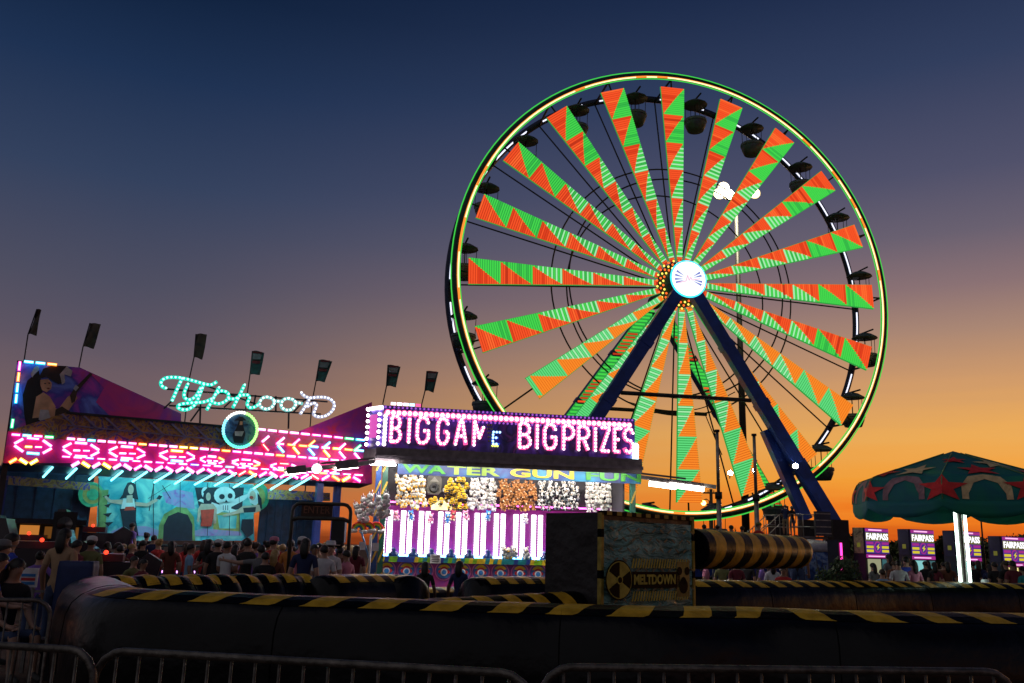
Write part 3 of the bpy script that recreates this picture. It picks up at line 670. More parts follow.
# floodlight arms at both ends of the booth
armw = mat('arm enamel', (0.45, 0.42, 0.42), 0.35, 0.2)
def arm(label, p, q, lamps, w0=0.12):
    p, q = Vector(p), Vector(q); t = thing('light_arm', label, 'light arm', p, 0, 'light arms of the game booth')
    b = MB(); b.bar((0, 0, 0), q - p, 0.1, w0, armw); b.bar((0, 0, 0.1), (q - p) * 0.6 + Vector((0, 0, 0.12)), 0.05, 0.05, gutter); b.build('arm', t)
    for f_, ln, dz, M in lamps:
        d = (q - p); c = d * f_ + Vector((0, -0.1, dz)); u = d.normalized()
        b = MB(); b.bar(c - u * ln / 2 + Vector((0, 0, .07)), c + u * ln / 2 + Vector((0, 0, .07)), 0.2, 0.05, gutter); h = b.build('lamp_housing', t)
        b = MB(); th_l = 0.07 if M is SO else 0.13; b.bar(c - u * ln / 2, c + u * ln / 2, th_l, th_l * .7, M); b.build('lamp', h)
BR = glow('bright tube lamp', (1.0, 0.97, 0.86), 14.0); SO = glow('soft tube lamp', (1.0, 0.9, 0.75), 40.0)
arm('white light arm reaching right from the booth with two glaring lamps', at(641, 477, 25.6), at(716, 487, 25.4), [(0.28, 0.75, -0.16, BR), (0.6, 0.95, -0.12, BR)])
arm('white light arm reaching left from the booth post with a dim lamp', at(374, 462, 24.4), at(284, 472, 23.6), [(0.3, 0.6, -0.08, SO), (0.86, 0.5, -0.06, SO)], 0.16)
p = at(317.5, 469, 23.3); t = thing('spotlight', 'small white spotlight clipped under the left light arm', 'spotlight', p, 0)
b = MB(); b.lathe([(0.06, 0.2), (0.13, 0.0), (0.14, -0.1)], armw, 14, axis='y'); b.tube([(0, 0.1, 0), (0, 0.1, 0.2)], 0.02, armw, 5); b.build('housing', t)
b = MB(); b.lathe([(0.125, -0.1), (0.1, -0.13)], glow('spot glass', (0.8, 0.85, 1), 5.0), 14, axis='y'); b.build('lamp', t)
for px, lab in ((398, 'thin'),):
    pass

# ------------------------------------------------------------------ plush prizes hung in the booth
def plush(name, body, accent, kind):
    b = MB(); fur = mat(name + ' fur', body, 0.9, var=0.12, scale=12, bump=0.5, bscale=30); ac = mat(name + ' accent', accent, 0.8)
    b.ball((0, 0, -0.1), 0.115, fur, 8, 6, (1, 0.9, 1.1)); b.ball((0, -0.03, 0.08), 0.1, fur, 8, 6, (1.05, 0.95, 0.95))
    for s_ in (-1, 1):
        b.ball((s_ * 0.09, -0.05, -0.06), 0.045, ac if kind in ('panda', 'bear') else fur, 6, 4, (1, 1, 1.5)); b.ball((s_ * 0.07, -0.08, -0.19), 0.055, ac, 6, 4)
        b.ball((s_ * 0.035, -0.115, 0.1), 0.014, mat('plush eye', (0.01, 0.01, 0.01), 0.2), 5, 3)
        if kind == 'panda': b.ball((s_ * 0.038, -0.105, 0.1), 0.026, ac, 6, 4)
        if kind in ('bear', 'panda', 'dog'): b.ball((s_ * 0.08, 0, 0.165), 0.04, ac if kind == 'panda' else fur, 6, 4)
        if kind == 'uni': b.ball((s_ * 0.06, 0, 0.18), 0.03, fur, 6, 4, (0.7, 0.7, 1.5))
        if kind == 'bee': b.ball((s_ * 0.1, 0.05, 0.0), 0.07, mat('plush wing', (0.5, 0.48, 0.4), 0.7), 6, 4, (1, 0.3, 1.2))
    if kind == 'duck': b.ball((0, -0.13, 0.06), 0.045, ac, 6, 4, (1.4, 1, 0.5)); b.ball((0, -0.02, 0.19), 0.03, ac, 6, 4)
    elif kind == 'bee':
        for z in (-0.17, -0.09): b.lathe([(0.112, z), (0.12, z + 0.02), (0.112, z + 0.04)], ac, 10)
        b.ball((0, -0.03, 0.17), 0.06, ac, 6, 4, (1.1, 1, 0.5))
    elif kind == 'uni': b.lathe([(0.028, 0.17), (0.002, 0.3)], ac, 6)
    else: b.ball((0, -0.125, 0.055), 0.04, mat('plush muzzle', (0.6, 0.45, 0.3), 0.8), 6, 4)
    return b
KIND = {
 'duck': (plush('white duck', (0.72, 0.68, 0.6), (0.8, 0.42, 0.03), 'duck'), 'white plush duck with yellow beak hung at the top of the booth beside the loudspeaker', 'white plush ducks in the booth'),
 'bee': (plush('yellow bee', (0.75, 0.45, 0.02), (0.012, 0.01, 0.01), 'bee'), 'small yellow and black plush bee in the block between white plush', 'yellow and black plush bees in the booth'),
 'dog': (plush('white dog', (0.75, 0.72, 0.68), (0.6, 0.56, 0.5), 'dog'), 'white plush dog in the block between the yellow bees and brown bears', 'white plush dogs in the booth'),
 'bear': (plush('brown bear', (0.3, 0.11, 0.025), (0.45, 0.2, 0.06), 'bear'), 'brown plush bear in the brown block of the booth prizes', 'brown plush bears in the booth'),
 'panda': (plush('panda', (0.72, 0.7, 0.66), (0.012, 0.012, 0.012), 'panda'), 'black and white plush panda hung beside the brown bears', 'plush pandas in the booth'),
 'cat': (plush('white cat', (0.74, 0.72, 0.66), (0.6, 0.58, 0.5), 'dog'), 'white plush cat in the rightmost white block of booth prizes', 'white plush cats in the booth'),
}
CATN = {'duck': 'plush_duck', 'bee': 'plush_bee', 'dog': 'plush_dog', 'bear': 'plush_bear', 'panda': 'plush_panda', 'cat': 'plush_cat'}
protos = {}
rp = random.Random(3)
def hang(kind, p, s=1.0, label=None, group=None):
    b, lab, grp = KIND[kind]
    if kind not in protos: o = b.build(CATN[kind]); protos[kind] = o
    else: o = protos[kind].copy(); COL.objects.link(o)
    o.location = p; o.rotation_euler = (rp.uniform(-0.25, 0.25), rp.uniform(-0.35, 0.35), GB.yaw + rp.uniform(-0.6, 0.6)); o.scale = (s, s, s * rp.uniform(0.92, 1.08))
    return tag(o, label or lab, 'plush toy', group or grp)
py_ = 2.05
for kind, xa_, xb_, ya, yb2 in (('duck', 397, 425, 475, 506), ('bee', 428, 467, 478, 508), ('dog', 470, 496, 479, 508), ('bear', 499, 535, 481, 508), ('panda', 538, 578, 482, 508), ('cat', 586, 618, 484, 510)):
    st = 5.6
    nx = max(2, round((xb_ - xa_) / st)); nz = 6
    for i in range(nx):
        for j in range(nz):
            px = xa_ + (i + 0.5 + (0.25 if j % 2 else -0.25)) * (xb_ - xa_) / nx + rp.uniform(-1.5, 1.5); py = ya + (j + 0.5) * (yb2 - ya) / nz + rp.uniform(-1.4, 1.4)
            if kind == 'bee' and px < 445 and py < 497: continue
            hang(kind, GB.world(gl(px, py, py_ - rp.uniform(0, 0.16))), rp.uniform(0.52, 0.74))
# a few prizes strung over the race board and along the counter
pc = [('plush_bear', (0.04, 0.2, 0.55), (0.5, 0.5, 0.55), 'bear', 'blue plush bear hung over the lit race tubes', (411, 447.5, 488)), ('plush_dog', (0.7, 0.25, 0.42), (0.8, 0.6, 0.65), 'dog', 'pink plush dog hung over the lit race tubes', (396, 430.5, 466)),
      ('plush_bear', (0.45, 0.04, 0.06), (0.6, 0.4, 0.3), 'bear', 'red plush bear hung over the lit race tubes', (453,)), ('plush_cat', (0.7, 0.66, 0.72), (0.6, 0.5, 0.6), 'dog', 'pale plush cat hung over the lit race tubes', (384, 525))]
for nm, c1, c2, kd, lab, pxs in pc:
    pr = None; bb = plush(lab, c1, c2, kd)
    for i, px in enumerate(pxs):
        o = bb.build(nm) if pr is None else pr.copy()
        if pr is not None: COL.objects.link(o)
        pr = pr or o
        o.location = GB.world(gl(px, 515 + (i % 2) * 3, 1.75)); o.rotation_euler = (0, rp.uniform(-.2, .2), GB.yaw); o.scale = (0.72,) * 3
        tag(o, lab if len(pxs) == 1 else lab + (', first' if i == 0 else ', second' if i == 1 else ', third') + ' of its kind from the post', 'plush toy', 'plush toys over the race tubes')
for i, px in enumerate((504, 509, 514, 526)):
    kd = ('cat', 'duck', 'dog', 'cat')[i]
    hang(kd, GB.world(gl(px, 551.5 + (i % 2), cy_ + 0.15)), 0.8, 'pale plush toy lying on the booth counter, %s from the post' % ORD[i], 'plush toys on the counter')
# corner clusters: white unicorns above rainbow toys
UNI = plush('white unicorn', (0.72, 0.7, 0.72), (0.75, 0.5, 0.6), 'uni'); ur = None
for i, (px, py) in enumerate(((357, 509), (363, 503), (361, 514), (369, 499), (371, 508), (378, 501), (379, 511), (386, 499), (386, 510), (366, 516))):
    o = UNI.build('plush_unicorn') if ur is None else ur.copy()
    if ur is not None: COL.objects.link(o)
    ur = ur or o
    o.location = at(px, py, 24.75 + rp.uniform(-.1, .1)); o.scale = (0.9,) * 3; o.rotation_euler = (rp.uniform(-.3, .3), rp.uniform(-.4, .4), rp.uniform(-.8, .8))
    tag(o, 'white plush unicorn hung in the bunch on the blue booth post', 'plush toy', 'plush unicorns on the booth post')
rc = [mat('rainbow red', (0.85, 0.03, 0.03), 0.8), mat('rainbow orange', (0.8, 0.3, 0.02), 0.8), mat('rainbow yellow', (0.8, 0.65, 0.03), 0.8), mat('rainbow green', (0.05, 0.4, 0.06), 0.8), mat('rainbow blue', (0.03, 0.12, 0.55), 0.8)]
b = MB()
for i, M in enumerate(rc): r_ = 0.235 - 0.036 * i; b.tube([(r_ * math.cos(R(a)), 0, r_ * math.sin(R(a))) for a in range(-10, 191, 20)], 0.03, M, 7)
for s_ in (-1, 1):
    for dx, dz in ((0, 0), (.06, .01), (-.05, -.01)): b.ball((s_ * 0.17 + dx, -0.01, -0.06 + dz), 0.075, mat('white unicorn fur', (0, 0, 0)), 7, 5)
rb0 = None
for i, (px, py, lab) in enumerate(((359, 528, 'plush rainbow with white cloud ends hung outermost on the booth post'), (367.5, 527.5, 'plush rainbow hung in the middle of three under the unicorns'), (376, 528, 'plush rainbow hung closest to the lit tubes under the unicorns'))):
    o = b.build('plush_rainbow') if rb0 is None else rb0.copy()
    if rb0 is not None: COL.objects.link(o)
    rb0 = rb0 or o
    o.location = at(px, py + 1.5, 24.7 + 0.07 * i); o.scale = (0.8,) * 3; o.rotation_euler = (0, rp.uniform(-.1, .1), 0.1); tag(o, lab, 'plush toy', 'plush rainbows on the booth post')
# front prop pole of the booth with little cards
p = at(371, 535, 23.9); t = thing('prop_pole', 'pale slim prop pole carrying the plush rainbows before the booth', 'pole', (p.x, p.y, 0))
b = MB(); b.tube([(0, 0, 0), (0, 0, p.z)], 0.035, armw, 8); b.tube([(0, 0, 1.3), (-0.25, 0.0, 2.0)], 0.025, mat('prop blue', (0.1, 0.3, 0.55), 0.4), 6); b.tube([(0, 0, 1.3), (-0.22, 0, 0.2)], 0.025, mat('prop orange', (0.7, 0.3, 0.05), 0.4), 6); b.build('shaft', t)
b = MB(); b.box((-0.2, -0.04, p.z - 0.28), (0.16, 0.01, 0.2), wem); b.box((0.14, -0.04, p.z - 0.3), (0.16, 0.01, 0.2), wem); b.build('card', t)

# ------------------------------------------------------------------ Typhoon ride
to = at(10, 434, 24); TY = Frame(to.x, to.y, R(30))
ride = thing('thrill_ride', 'Typhoon ride front with pirate mural, neon marquee and turquoise lit stage', 'fairground ride', TY.o, TY.yaw)
def tl(px, py, y=0.0): return TY.loc(px, py, y)
def poly(b, pts, y, M, th=0.02, conv=lambda p: p): b.prism([tl(*conv(p), y) for p in pts], (0, th, 0), M)
storm = art('storm sky airbrush', [(0.05, 0.12, 0.7), (0.2, 0.3, 0.95), (0.06, 0.05, 0.5), (0.6, 0.06, 0.6), (0.8, 0.06, 0.25)], 0.9, 0.45, 1.2)
wine = art('crimson airbrush', [(0.35, 0.02, 0.25), (0.85, 0.05, 0.3), (0.5, 0.04, 0.5), (0.9, 0.06, 0.06)], 0.7, 0.45, 1.5)
scroll = art('gold scroll paint', [(0.10, 0.04, 0.08), (0.06, 0.05, 0.3), (0.5, 0.24, 0.04), (0.16, 0.06, 0.06), (0.12, 0.06, 0.34)], 3.2, 0.5, 2.5)
marq = art('magenta marquee paint', [(0.3, 0.02, 0.3), (0.85, 0.05, 0.32), (0.6, 0.04, 0.4), (0.9, 0.06, 0.14)], 1.4, 0.4, 1.0)
steel_d = mat('ride dark steel', (0.03, 0.028, 0.035), 0.5, 0.4)
b = MB(); poly(b, [(17, 362), (80, 367.5), (181, 413.5), (181, 430), (70, 420), (9, 432)], 0.05, storm, 0.15); wg = b.build('wing', ride)
b = MB(); poly(b, [(88, 371.5), (181, 413.7), (181, 424), (112, 418), (96, 402), (104, 388)], 0.04, wine, 0.01); b.build('painted_clouds', ride)
b = MB(); poly(b, [(300, 431), (372, 402), (372, 442), (300, 436)], 0.05, wine, 0.15); b.build('wing', ride)
b = MB(); poly(b, [(252, 428.5), (372, 440), (372, 455), (252, 455)], 0.03, art('pink panel airbrush', [(0.45, 0.2, 0.28), (0.6, 0.06, 0.2), (0.4, 0.22, 0.3), (0.7, 0.05, 0.1)], 1.2), 0.08); b.build('chevron_panel', ride)
b = MB(); poly(b, [(8, 431), (66, 412.5), (150, 420), (236, 427.5), (236, 452), (200, 450), (66, 440)], -0.03, scroll, 0.06)
b.build('scroll_panel', ride)
# cut-out pirate figure on the wing
skin = mat('painted skin', (0.7, 0.38, 0.22), 0.5, var=0.3, scale=3); hairm = mat('painted dark hair', (0.008, 0.006, 0.008), 0.5); whm = mat('painted white', (0.5, 0.48, 0.5), 0.5); brm = mat('painted leather', (0.05, 0.025, 0.015), 0.5); hatm = mat('painted hat', (0.012, 0.01, 0.012), 0.5)
cv = lambda p: (p[0] / 6.209, 350 + p[1] / 6.209)
b = MB()
poly(b, [(240, 130), (170, 190), (140, 280), (150, 400), (170, 515), (250, 515), (230, 360), (270, 240)], 0.035, hairm, 0.01, cv)
poly(b, [(225, 290), (270, 262), (310, 290), (345, 350), (330, 420), (300, 515), (185, 515), (205, 400)], 0.02, skin, 0.01, cv)
poly(b, [(175, 425), (240, 420), (300, 440), (290, 515), (165, 515)], 0.008, hatm, 0.01, cv)
poly(b, [(250, 185), (300, 180), (322, 205), (318, 240), (290, 262), (262, 250), (250, 215)], 0.01, skin, 0.01, cv)
poly(b, [(300, 330), (360, 370), (420, 290), (470, 265), (480, 300), (430, 370), (370, 440), (310, 420)], -0.0, skin, 0.01, cv)
poly(b, [(250, 370), (300, 372), (320, 440), (290, 470), (240, 430)], -0.01, whm, 0.01, cv)
poly(b, [(345, 370), (385, 350), (440, 385), (385, 440), (340, 410)], -0.012, brm, 0.01, cv)
poly(b, [(235, 180), (290, 165), (360, 210), (385, 205), (370, 150), (420, 100), (330, 95), (270, 115)], -0.004, hatm, 0.01, cv)
poly(b, [(385, 215), (372, 150), (415, 100), (450, 130), (440, 165), (400, 150), (405, 200)], -0.012, whm, 0.008, cv)
poly(b, [(190, 150), (210, 110), (235, 95), (245, 120), (215, 150), (200, 170)], 0.0, whm, 0.01, cv)
poly(b, [(435, 280), (460, 240), (560, 140), (574, 150), (480, 260), (465, 320), (445, 330)], -0.02, brm, 0.01, cv)
poly(b, [(455, 240), (470, 215), (490, 232), (470, 255)], -0.03, whm, 0.008, cv)
for (x, y_) in ((280, 208), (306, 206)): poly(b, [(x - 8, y_), (x, y_ - 5), (x + 8, y_), (x, y_ + 4)], -0.002, hairm, 0.006, cv)
poly(b, [(288, 236), (302, 233), (312, 237), (300, 243)], -0.002, mat('painted lips', (0.2, 0.02, 0.02), 0.5), 0.006, cv)
b.build('painted_figure', ride)
b = MB(); poly(b, [(3, 463), (8, 431), (66, 438), (200, 449), (372, 441), (372, 484), (330, 481), (190, 470), (70, 463)], 0.0, marq, 0.1); b.build('marquee', ride)
# lattice of thin tubes over the scroll panel
lat = mat('unlit lilac tube', (0.22, 0.16, 0.3), 0.4); b = MB()
for i in range(8):
    x0 = 62 + i * 22; y0 = 414 + i * 2.0
    p0, p1, p2 = tl(x0, y0, -0.08), tl(x0 + 14, y0 + 13, -0.08), tl(x0 - 8, y0 + 26, -0.08)
    b.bar(p0, p1, 0.05, 0.03, lat); b.bar(p1, p2, 0.05, 0.03, lat)
p0, p1 = tl(66, 425, -0.07), tl(232, 441, -0.07); b.bar(p0, p1, 0.035, 0.03, lat); b.bar(tl(66, 412.5, -0.07), tl(232, 427, -0.07), 0.06, 0.05, steel_d)
b.build('lattice', ride)
# led dashes: a white-hot bar over a wider glowing base imitating its halo
DC = {'p': ((1.0, 0.05, 0.42), (1.0, 0.62, 0.82)), 'w': ((1.0, 0.2, 0.62), (1.0, 0.86, 0.96)), 'c': ((0.02, 0.55, 0.9), (0.6, 0.95, 1.0)), 'o': ((1.0, 0.2, 0.02), (1.0, 0.6, 0.2)), 'g': ((0.02, 0.75, 0.2), (0.55, 1.0, 0.6)), 'y': ((1.0, 0.55, 0.03), (1.0, 0.9, 0.5)), 'b': ((0.1, 0.15, 1.0), (0.5, 0.6, 1.0)), 'r': ((1.0, 0.03, 0.05), (1.0, 0.35, 0.3))}
DM = {k: (glow('dash lens halo ' + k, v[0], 2.6), glow('dash core ' + k, v[1], 4.0, False)) for k, v in DC.items()}
def dash(b, p, q, c, w_=0.07):
    p, q = Vector(p), Vector(q); b.bar(p, q, w_, 0.05, DM[c][0])
    o = Vector((0, -0.03, 0)); d = (q - p) * 0.06
    b.bar(p + d + o, q - d + o, w_ * 0.42, 0.02, DM[c][1])
def dashes(name, pa, pb, n, cols, fill=0.78, y=-0.08, w_=0.07):
    b = MB()
    for i in range(n):
        f0, f1 = i / n, (i + fill) / n
        p = tl(pa[0] + (pb[0] - pa[0]) * f0, pa[1] + (pb[1] - pa[1]) * f0, y); q = tl(pa[0] + (pb[0] - pa[0]) * f1, pa[1] + (pb[1] - pa[1]) * f1, y)
        dash(b, p, q, cols[i % len(cols)], w_)
    return b.build(name, ride)
dashes('light_strip', (11.5, 434.5), (56, 437.5), 4, 'pcpg'); dashes('light_strip', (67, 438.6), (200, 448.6), 13, 'wwcwwppopwwyy')
dashes('light_strip', (200, 448.6), (352, 461.5), 14, 'wpopwwwowpwwpw'); dashes('light_strip', (257, 429), (367, 440.5), 10, 'wwwwwpppgc')
dashes('light_strip', (276, 443.6), (367, 451.2), 8, 'poocwyoc', 0.7)
dashes('light_strip', (62, 456.5), (366, 475.5), 26, 'pwbpwcpwp', 0.7, w_=0.05); dashes('light_strip', (24, 361.5), (59, 365), 3, 'cco', 0.82); dashes('light_strip', (20, 361.5), (15.5, 405), 4, 'pocc', 0.84); dashes('light_strip', (13, 419), (11.5, 429), 1, 'g', 0.9)
b = MB()
for i in range(7):
    x = 262 + i * 15.3; y_ = 437 + i * 1.5
    dash(b, tl(x, y_ + 5, -0.1), tl(x + 7, y_ - 1, -0.1), 'wwpocwg'[i]); dash(b, tl(x + 0.5, y_ + 7, -0.1), tl(x + 6.5, y_ + 14, -0.1), 'rcycyww'[i])
b.build('chevron_light', ride)
for hx_, hy_, hw2, hh2, c1 in ((33, 446, 20, 7.4, 'wpwwcw'), (81, 449.7, 19.5, 6.6, 'wwwwww'), (127, 452.6, 19.5, 5.8, 'wwpwww'), (177, 456, 19, 5.0, 'wypwcw'), (212, 460, 13, 3.4, 'pwopwp'), (246, 463, 15, 3.2, 'wpwopw'), (284, 467, 15, 3.2, 'prwoyp'), (322, 470, 15, 3.2, 'pwrpop')):
    b = MB(); ps_ = [(-1, 0), (-.42, -1), (.42, -1), (1, 0), (.42, 1), (-.42, 1)]
    for i in range(6):
        a_, c_ = ps_[i], ps_[(i + 1) % 6]; sl = 0.075
        pa = (hx_ + hw2 * a_[0], hy_ + hh2 * a_[1] + sl * hw2 * a_[0]); pb = (hx_ + hw2 * c_[0], hy_ + hh2 * c_[1] + sl * hw2 * c_[0])
        p, q = tl(*pa, -0.1), tl(*pb, -0.1); dash(b, p + (q - p) * 0.12, q - (q - p) * 0.12, c1[i], 0.07)
    p, q = tl(hx_ - hw2 * .4, hy_ + 1 - 0.3, -0.1), tl(hx_ + hw2 * .45, hy_ + 1.2, -0.1); dash(b, p, p + (q - p) * 0.42, 'y' if hx_ < 50 else 'w', 0.055); dash(b, p + (q - p) * 0.58, q, 'p', 0.055)
    b.build('hexagon_light', ride)
b = MB(); zc = 'wwwwwwwywywwpwwpwwwpwpropwppprpoypppp'
nz = 34
for i in range(nz):
    x = 8 + i * (362 - 8) / nz; y_ = 460.5 + (x - 8) * 0.054
    if 3 <= i <= 5: continue
    up_ = i % 2 == 0; p = tl(x + 1.2, y_ + (2.4 if up_ else -2.2), -0.1); q = tl(x + 8.8, y_ + (-2.0 if up_ else 2.6), -0.1)
    dash(b, p, q, 'oyy'[i % 3] if i < 4 else zc[i % len(zc)], 0.1)
b.build('zigzag_light', ride)
# sloping dark canopy under the marquee with turquoise tubes
blk = mat('canopy soffit navy', (0.02, 0.035, 0.09), 0.35); 
c00, c01 = tl(3, 463, 0.02), tl(372, 484, 0.02); d0 = tl(20, 471.5, 1.3); d1 = tl(330, 486, 1.3)
b = MB(); b.add([c00, c01, (d1.x + 1.0, 1.3, d1.z - 0.02), (d0.x - .5, 1.3, d0.z), c00 + Vector((0, 0, 0.1)), c01 + Vector((0, 0, 0.1)), (d1.x + 1.0, 1.3, d1.z + .08), (d0.x - .5, 1.3, d0.z + .1)], [(0, 1, 2, 3), (4, 5, 6, 7), (0, 1, 5, 4), (2, 3, 7, 6), (1, 2, 6, 5), (0, 3, 7, 4)], blk)
b.box(((d0.x + d1.x) / 2, 1.38, (d0.z + d1.z) / 2 + 0.05), (d1.x - d0.x + 2, 0.08, 0.14), mat('canopy edge blue', (0.015, 0.06, 0.16), 0.4), Matrix.Rotation(-math.atan2(d1.z - d0.z, d1.x - d0.x), 3, 'Y'))
b.build('canopy', ride)
TQ = glow('turquoise tube', (0.25, 0.95, 1.0), 2.6)
_sn = TY.ax * 0 + (TY.world(c01) - TY.world(c00)).cross(TY.world(d0) - TY.world(c00)).normalized()
def soff(px, py):
    d = ray(px, py); w_ = CAM + d * ((TY.world(c00) - CAM).dot(_sn) / d.dot(_sn)); w_ -= d.normalized() * 0.09; r_ = w_ - TY.o
    return Vector((r_.dot(TY.ax), r_.dot(TY.n), w_.z))
tq = [(43.5, 475.5, 52.5, 466), (66.5, 477, 76.5, 467.3), (89.5, 478, 100.5, 468.5), (111.5, 479, 122.5, 470), (133, 480, 147, 470.5), (154.5, 481, 171, 471), (175, 482.5, 190, 472.8), (195, 483.2, 216, 471.5), (215, 484.2, 236, 472), (234, 486, 256, 473), (254, 487, 274, 474), (271, 488, 292, 475), (290, 488.6, 311, 476)]
for x0, y0, x1, y1 in tq:
    p, q = soff(x0, y0), soff(x1, y1); b = MB(); b.tube([p + Vector((0, 0, -.04)), q + Vector((0, 0, -.04))], 0.032, TQ, 7); b.build('tube_light', ride)
# stage wall mural, 3 m behind the marquee
MY = 3.2
mural = art('turquoise mural paint', [(0.02, 0.22, 0.3), (0.14, 0.62, 0.66), (0.03, 0.34, 0.42), (0.3, 0.66, 0.6), (0.03, 0.28, 0.4)], 0.8, 0.6, 0.8)
mc = lambda p: (80 + p[0] / 4.876, 470 + p[1] / 4.876)
def mpoly(b, pts, M, lay): b.prism([tl(*mc(p), MY - 0.006 * lay) for p in pts], (0, 0.004, 0), M)
def mell(b, cx, cy2, rx, ry, M, lay, n=16, a0=0, a1=360): mpoly(b, [(cx + rx * math.cos(R(a0 + (a1 - a0) * i / n)), cy2 + ry * math.sin(R(a0 + (a1 - a0) * i / n))) for i in range(n)], M, lay)
b = MB(); mpoly(b, [(90, 30), (845, 70), (850, 345), (78, 345)], mural, 0); mw_ = b.build('stage_wall', ride)
bd = mat('mural gold', (0.42, 0.36, 0.10), 0.6); bd2 = mat('mural olive', (0.20, 0.30, 0.10), 0.6, var=0.5, scale=3); mag = art('mural magenta mist', [(0.45, 0.1, 0.45), (0.3, 0.35, 0.55), (0.6, 0.25, 0.55)], 2.5); mred = mat('mural red dress', (0.62, 0.05, 0.03), 0.6); msk = mat('mural skin', (0.62, 0.42, 0.32), 0.6, var=0.12); mdk = mat('mural dark', (0.012, 0.015, 0.03), 0.6); mwh = mat('mural white', (0.72, 0.74, 0.74), 0.6, var=0.08); mgn = mat('mural green', (0.06, 0.42, 0.22), 0.6, var=0.4, scale=4)
b = MB()
mell(b, 55, 120, 65, 62, mgn, 1); mell(b, 60, 120, 48, 46, bd, 2); mell(b, 62, 120, 30, 29, mgn, 3); mell(b, 875, 130, 48, 66, mgn, 1); mell(b, 872, 130, 32, 46, bd, 2)
mpoly(b, [(95, 100), (140, 95), (130, 200), (125, 300), (85, 300)], bd2, 2)
mpoly(b, [(150, 300), (220, 270), (330, 275), (400, 300), (400, 320), (150, 322)], mag, 3); mpoly(b, [(550, 300), (600, 285), (780, 300), (790, 320), (550, 322)], mag, 3)
mpoly(b, [(400, 110), (470, 95), (550, 110), (560, 190), (480, 180), (420, 160)], mag, 2); mpoly(b, [(380, 345), (385, 270), (410, 215), (470, 180), (520, 185), (556, 230), (562, 345)], bd2, 4)
mpoly(b, [(405, 345), (408, 270), (430, 225), (478, 205), (525, 218), (548, 265), (548, 345)], mdk, 5)
mpoly(b, [(650, 205), (780, 210), (780, 300), (650, 300)], bd, 2); mpoly(b, [(670, 220), (765, 222), (760, 285), (680, 285)], mural, 3)
for x in range(4): mpoly(b, [(110 + 8 * (x % 2), 130 + x * 42), (145 + 6 * x, 118 + x * 45), (138, 140 + x * 45)], mdk, 6)
b.build('mural_scenery', mw_)
b = MB()   # dark-haired woman with spread arms
mpoly(b, [(215, 95), (232, 62), (255, 58), (272, 72), (278, 110), (285, 145), (262, 140), (225, 135), (192, 142), (208, 120)], mdk, 7)
mpoly(b, [(210, 140), (262, 138), (272, 185), (200, 190)], mwh, 8); mpoly(b, [(228, 125), (256, 122), (258, 160), (226, 160)], msk, 9); mell(b, 248, 95, 14, 24, msk, 9)
mpoly(b, [(212, 145), (205, 168), (140, 158), (118, 130), (128, 125), (150, 145)], msk, 8); mpoly(b, [(268, 155), (272, 175), (330, 178), (380, 150), (372, 138), (325, 162)], msk, 8)
mpoly(b, [(195, 190), (275, 182), (272, 240), (285, 320), (215, 320), (205, 245)], mdk, 9); mpoly(b, [(222, 180), (262, 178), (270, 195), (215, 198)], mred, 10); mpoly(b, [(372, 140), (385, 122), (402, 128), (390, 145)], mdk, 9)
for x0, y0, x1, y1 in ((360, 60, 335, 200), (440, 70, 330, 140), (400, 75, 440, 140)): mpoly(b, [(x0, y0), (x0 + 4, y0), (x1 + 4, y1), (x1, y1)], mdk, 5)
b.build('painted_figure', mw_)
b = MB()   # skull and crossbones flag
mpoly(b, [(560, 85), (800, 85), (790, 190), (700, 200), (580, 180)], mdk, 4)
mpoly(b, [(640, 205), (655, 190), (790, 125), (815, 118), (818, 132), (800, 148), (670, 215)], mwh, 6); mpoly(b, [(575, 150), (590, 140), (760, 195), (770, 210), (750, 215)], mwh, 6)
mell(b, 705, 125, 52, 44, mwh, 7); mpoly(b, [(675, 150), (742, 150), (736, 196), (690, 198)], mwh, 7); mell(b, 692, 130, 14, 13, mdk, 8); mell(b, 732, 126, 12, 13, mdk, 8); mpoly(b, [(712, 143), (722, 158), (706, 158)], mdk, 8)
for x in (697, 708, 719): mpoly(b, [(x, 172), (x + 3, 172), (x + 3, 196), (x, 196)], mdk, 8)
mell(b, 612, 110, 20, 28, mwh, 6); mell(b, 606, 108, 5, 6, mdk, 7); mell(b, 620, 108, 5, 6, mdk, 7)
b.build('skull_flag', mw_)
b = MB()   # woman in the red dress and woman with the bandana
mpoly(b, [(600, 130), (608, 100), (625, 82), (642, 104), (648, 140), (640, 165), (604, 165)], mdk, 9); mell(b, 626, 130, 12, 20, msk, 10); mpoly(b, [(590, 165), (650, 165), (668, 190), (664, 260), (652, 262), (650, 200), (592, 198), (580, 255), (570, 250), (576, 190)], msk, 10)
mpoly(b, [(588, 195), (655, 190), (650, 235), (640, 275), (588, 275), (592, 235)], mred, 11)
mpoly(b, [(815, 120), (830, 88), (855, 84), (872, 110), (876, 150), (858, 175), (830, 160)], mwh, 8); mell(b, 842, 125, 15, 24, msk, 10); mell(b, 836, 134, 10, 8, mred, 11); mpoly(b, [(865, 110), (885, 140), (888, 190), (870, 185)], mdk, 9)
mpoly(b, [(795, 175), (875, 170), (882, 200), (850, 210), (790, 208), (700, 228), (695, 218), (760, 200)], msk, 10); mpoly(b, [(795, 185), (858, 180), (855, 205), (800, 208)], mdk, 11); mpoly(b, [(800, 208), (848, 206), (840, 240), (805, 240)], mural, 11); mpoly(b, [(790, 240), (845, 238), (845, 310), (815, 330), (785, 290)], mdk, 11)
b.build('painted_figure', mw_)
b = MB()
for x in (90, 270, 357, 487, 620, 727, 775): mpoly(b, [(x, 35 + x * 0.045), (x + 3, 35 + x * 0.045), (x + 3, 320), (x, 320)], mdk, 6)
b.build('panel_joint', mw_)
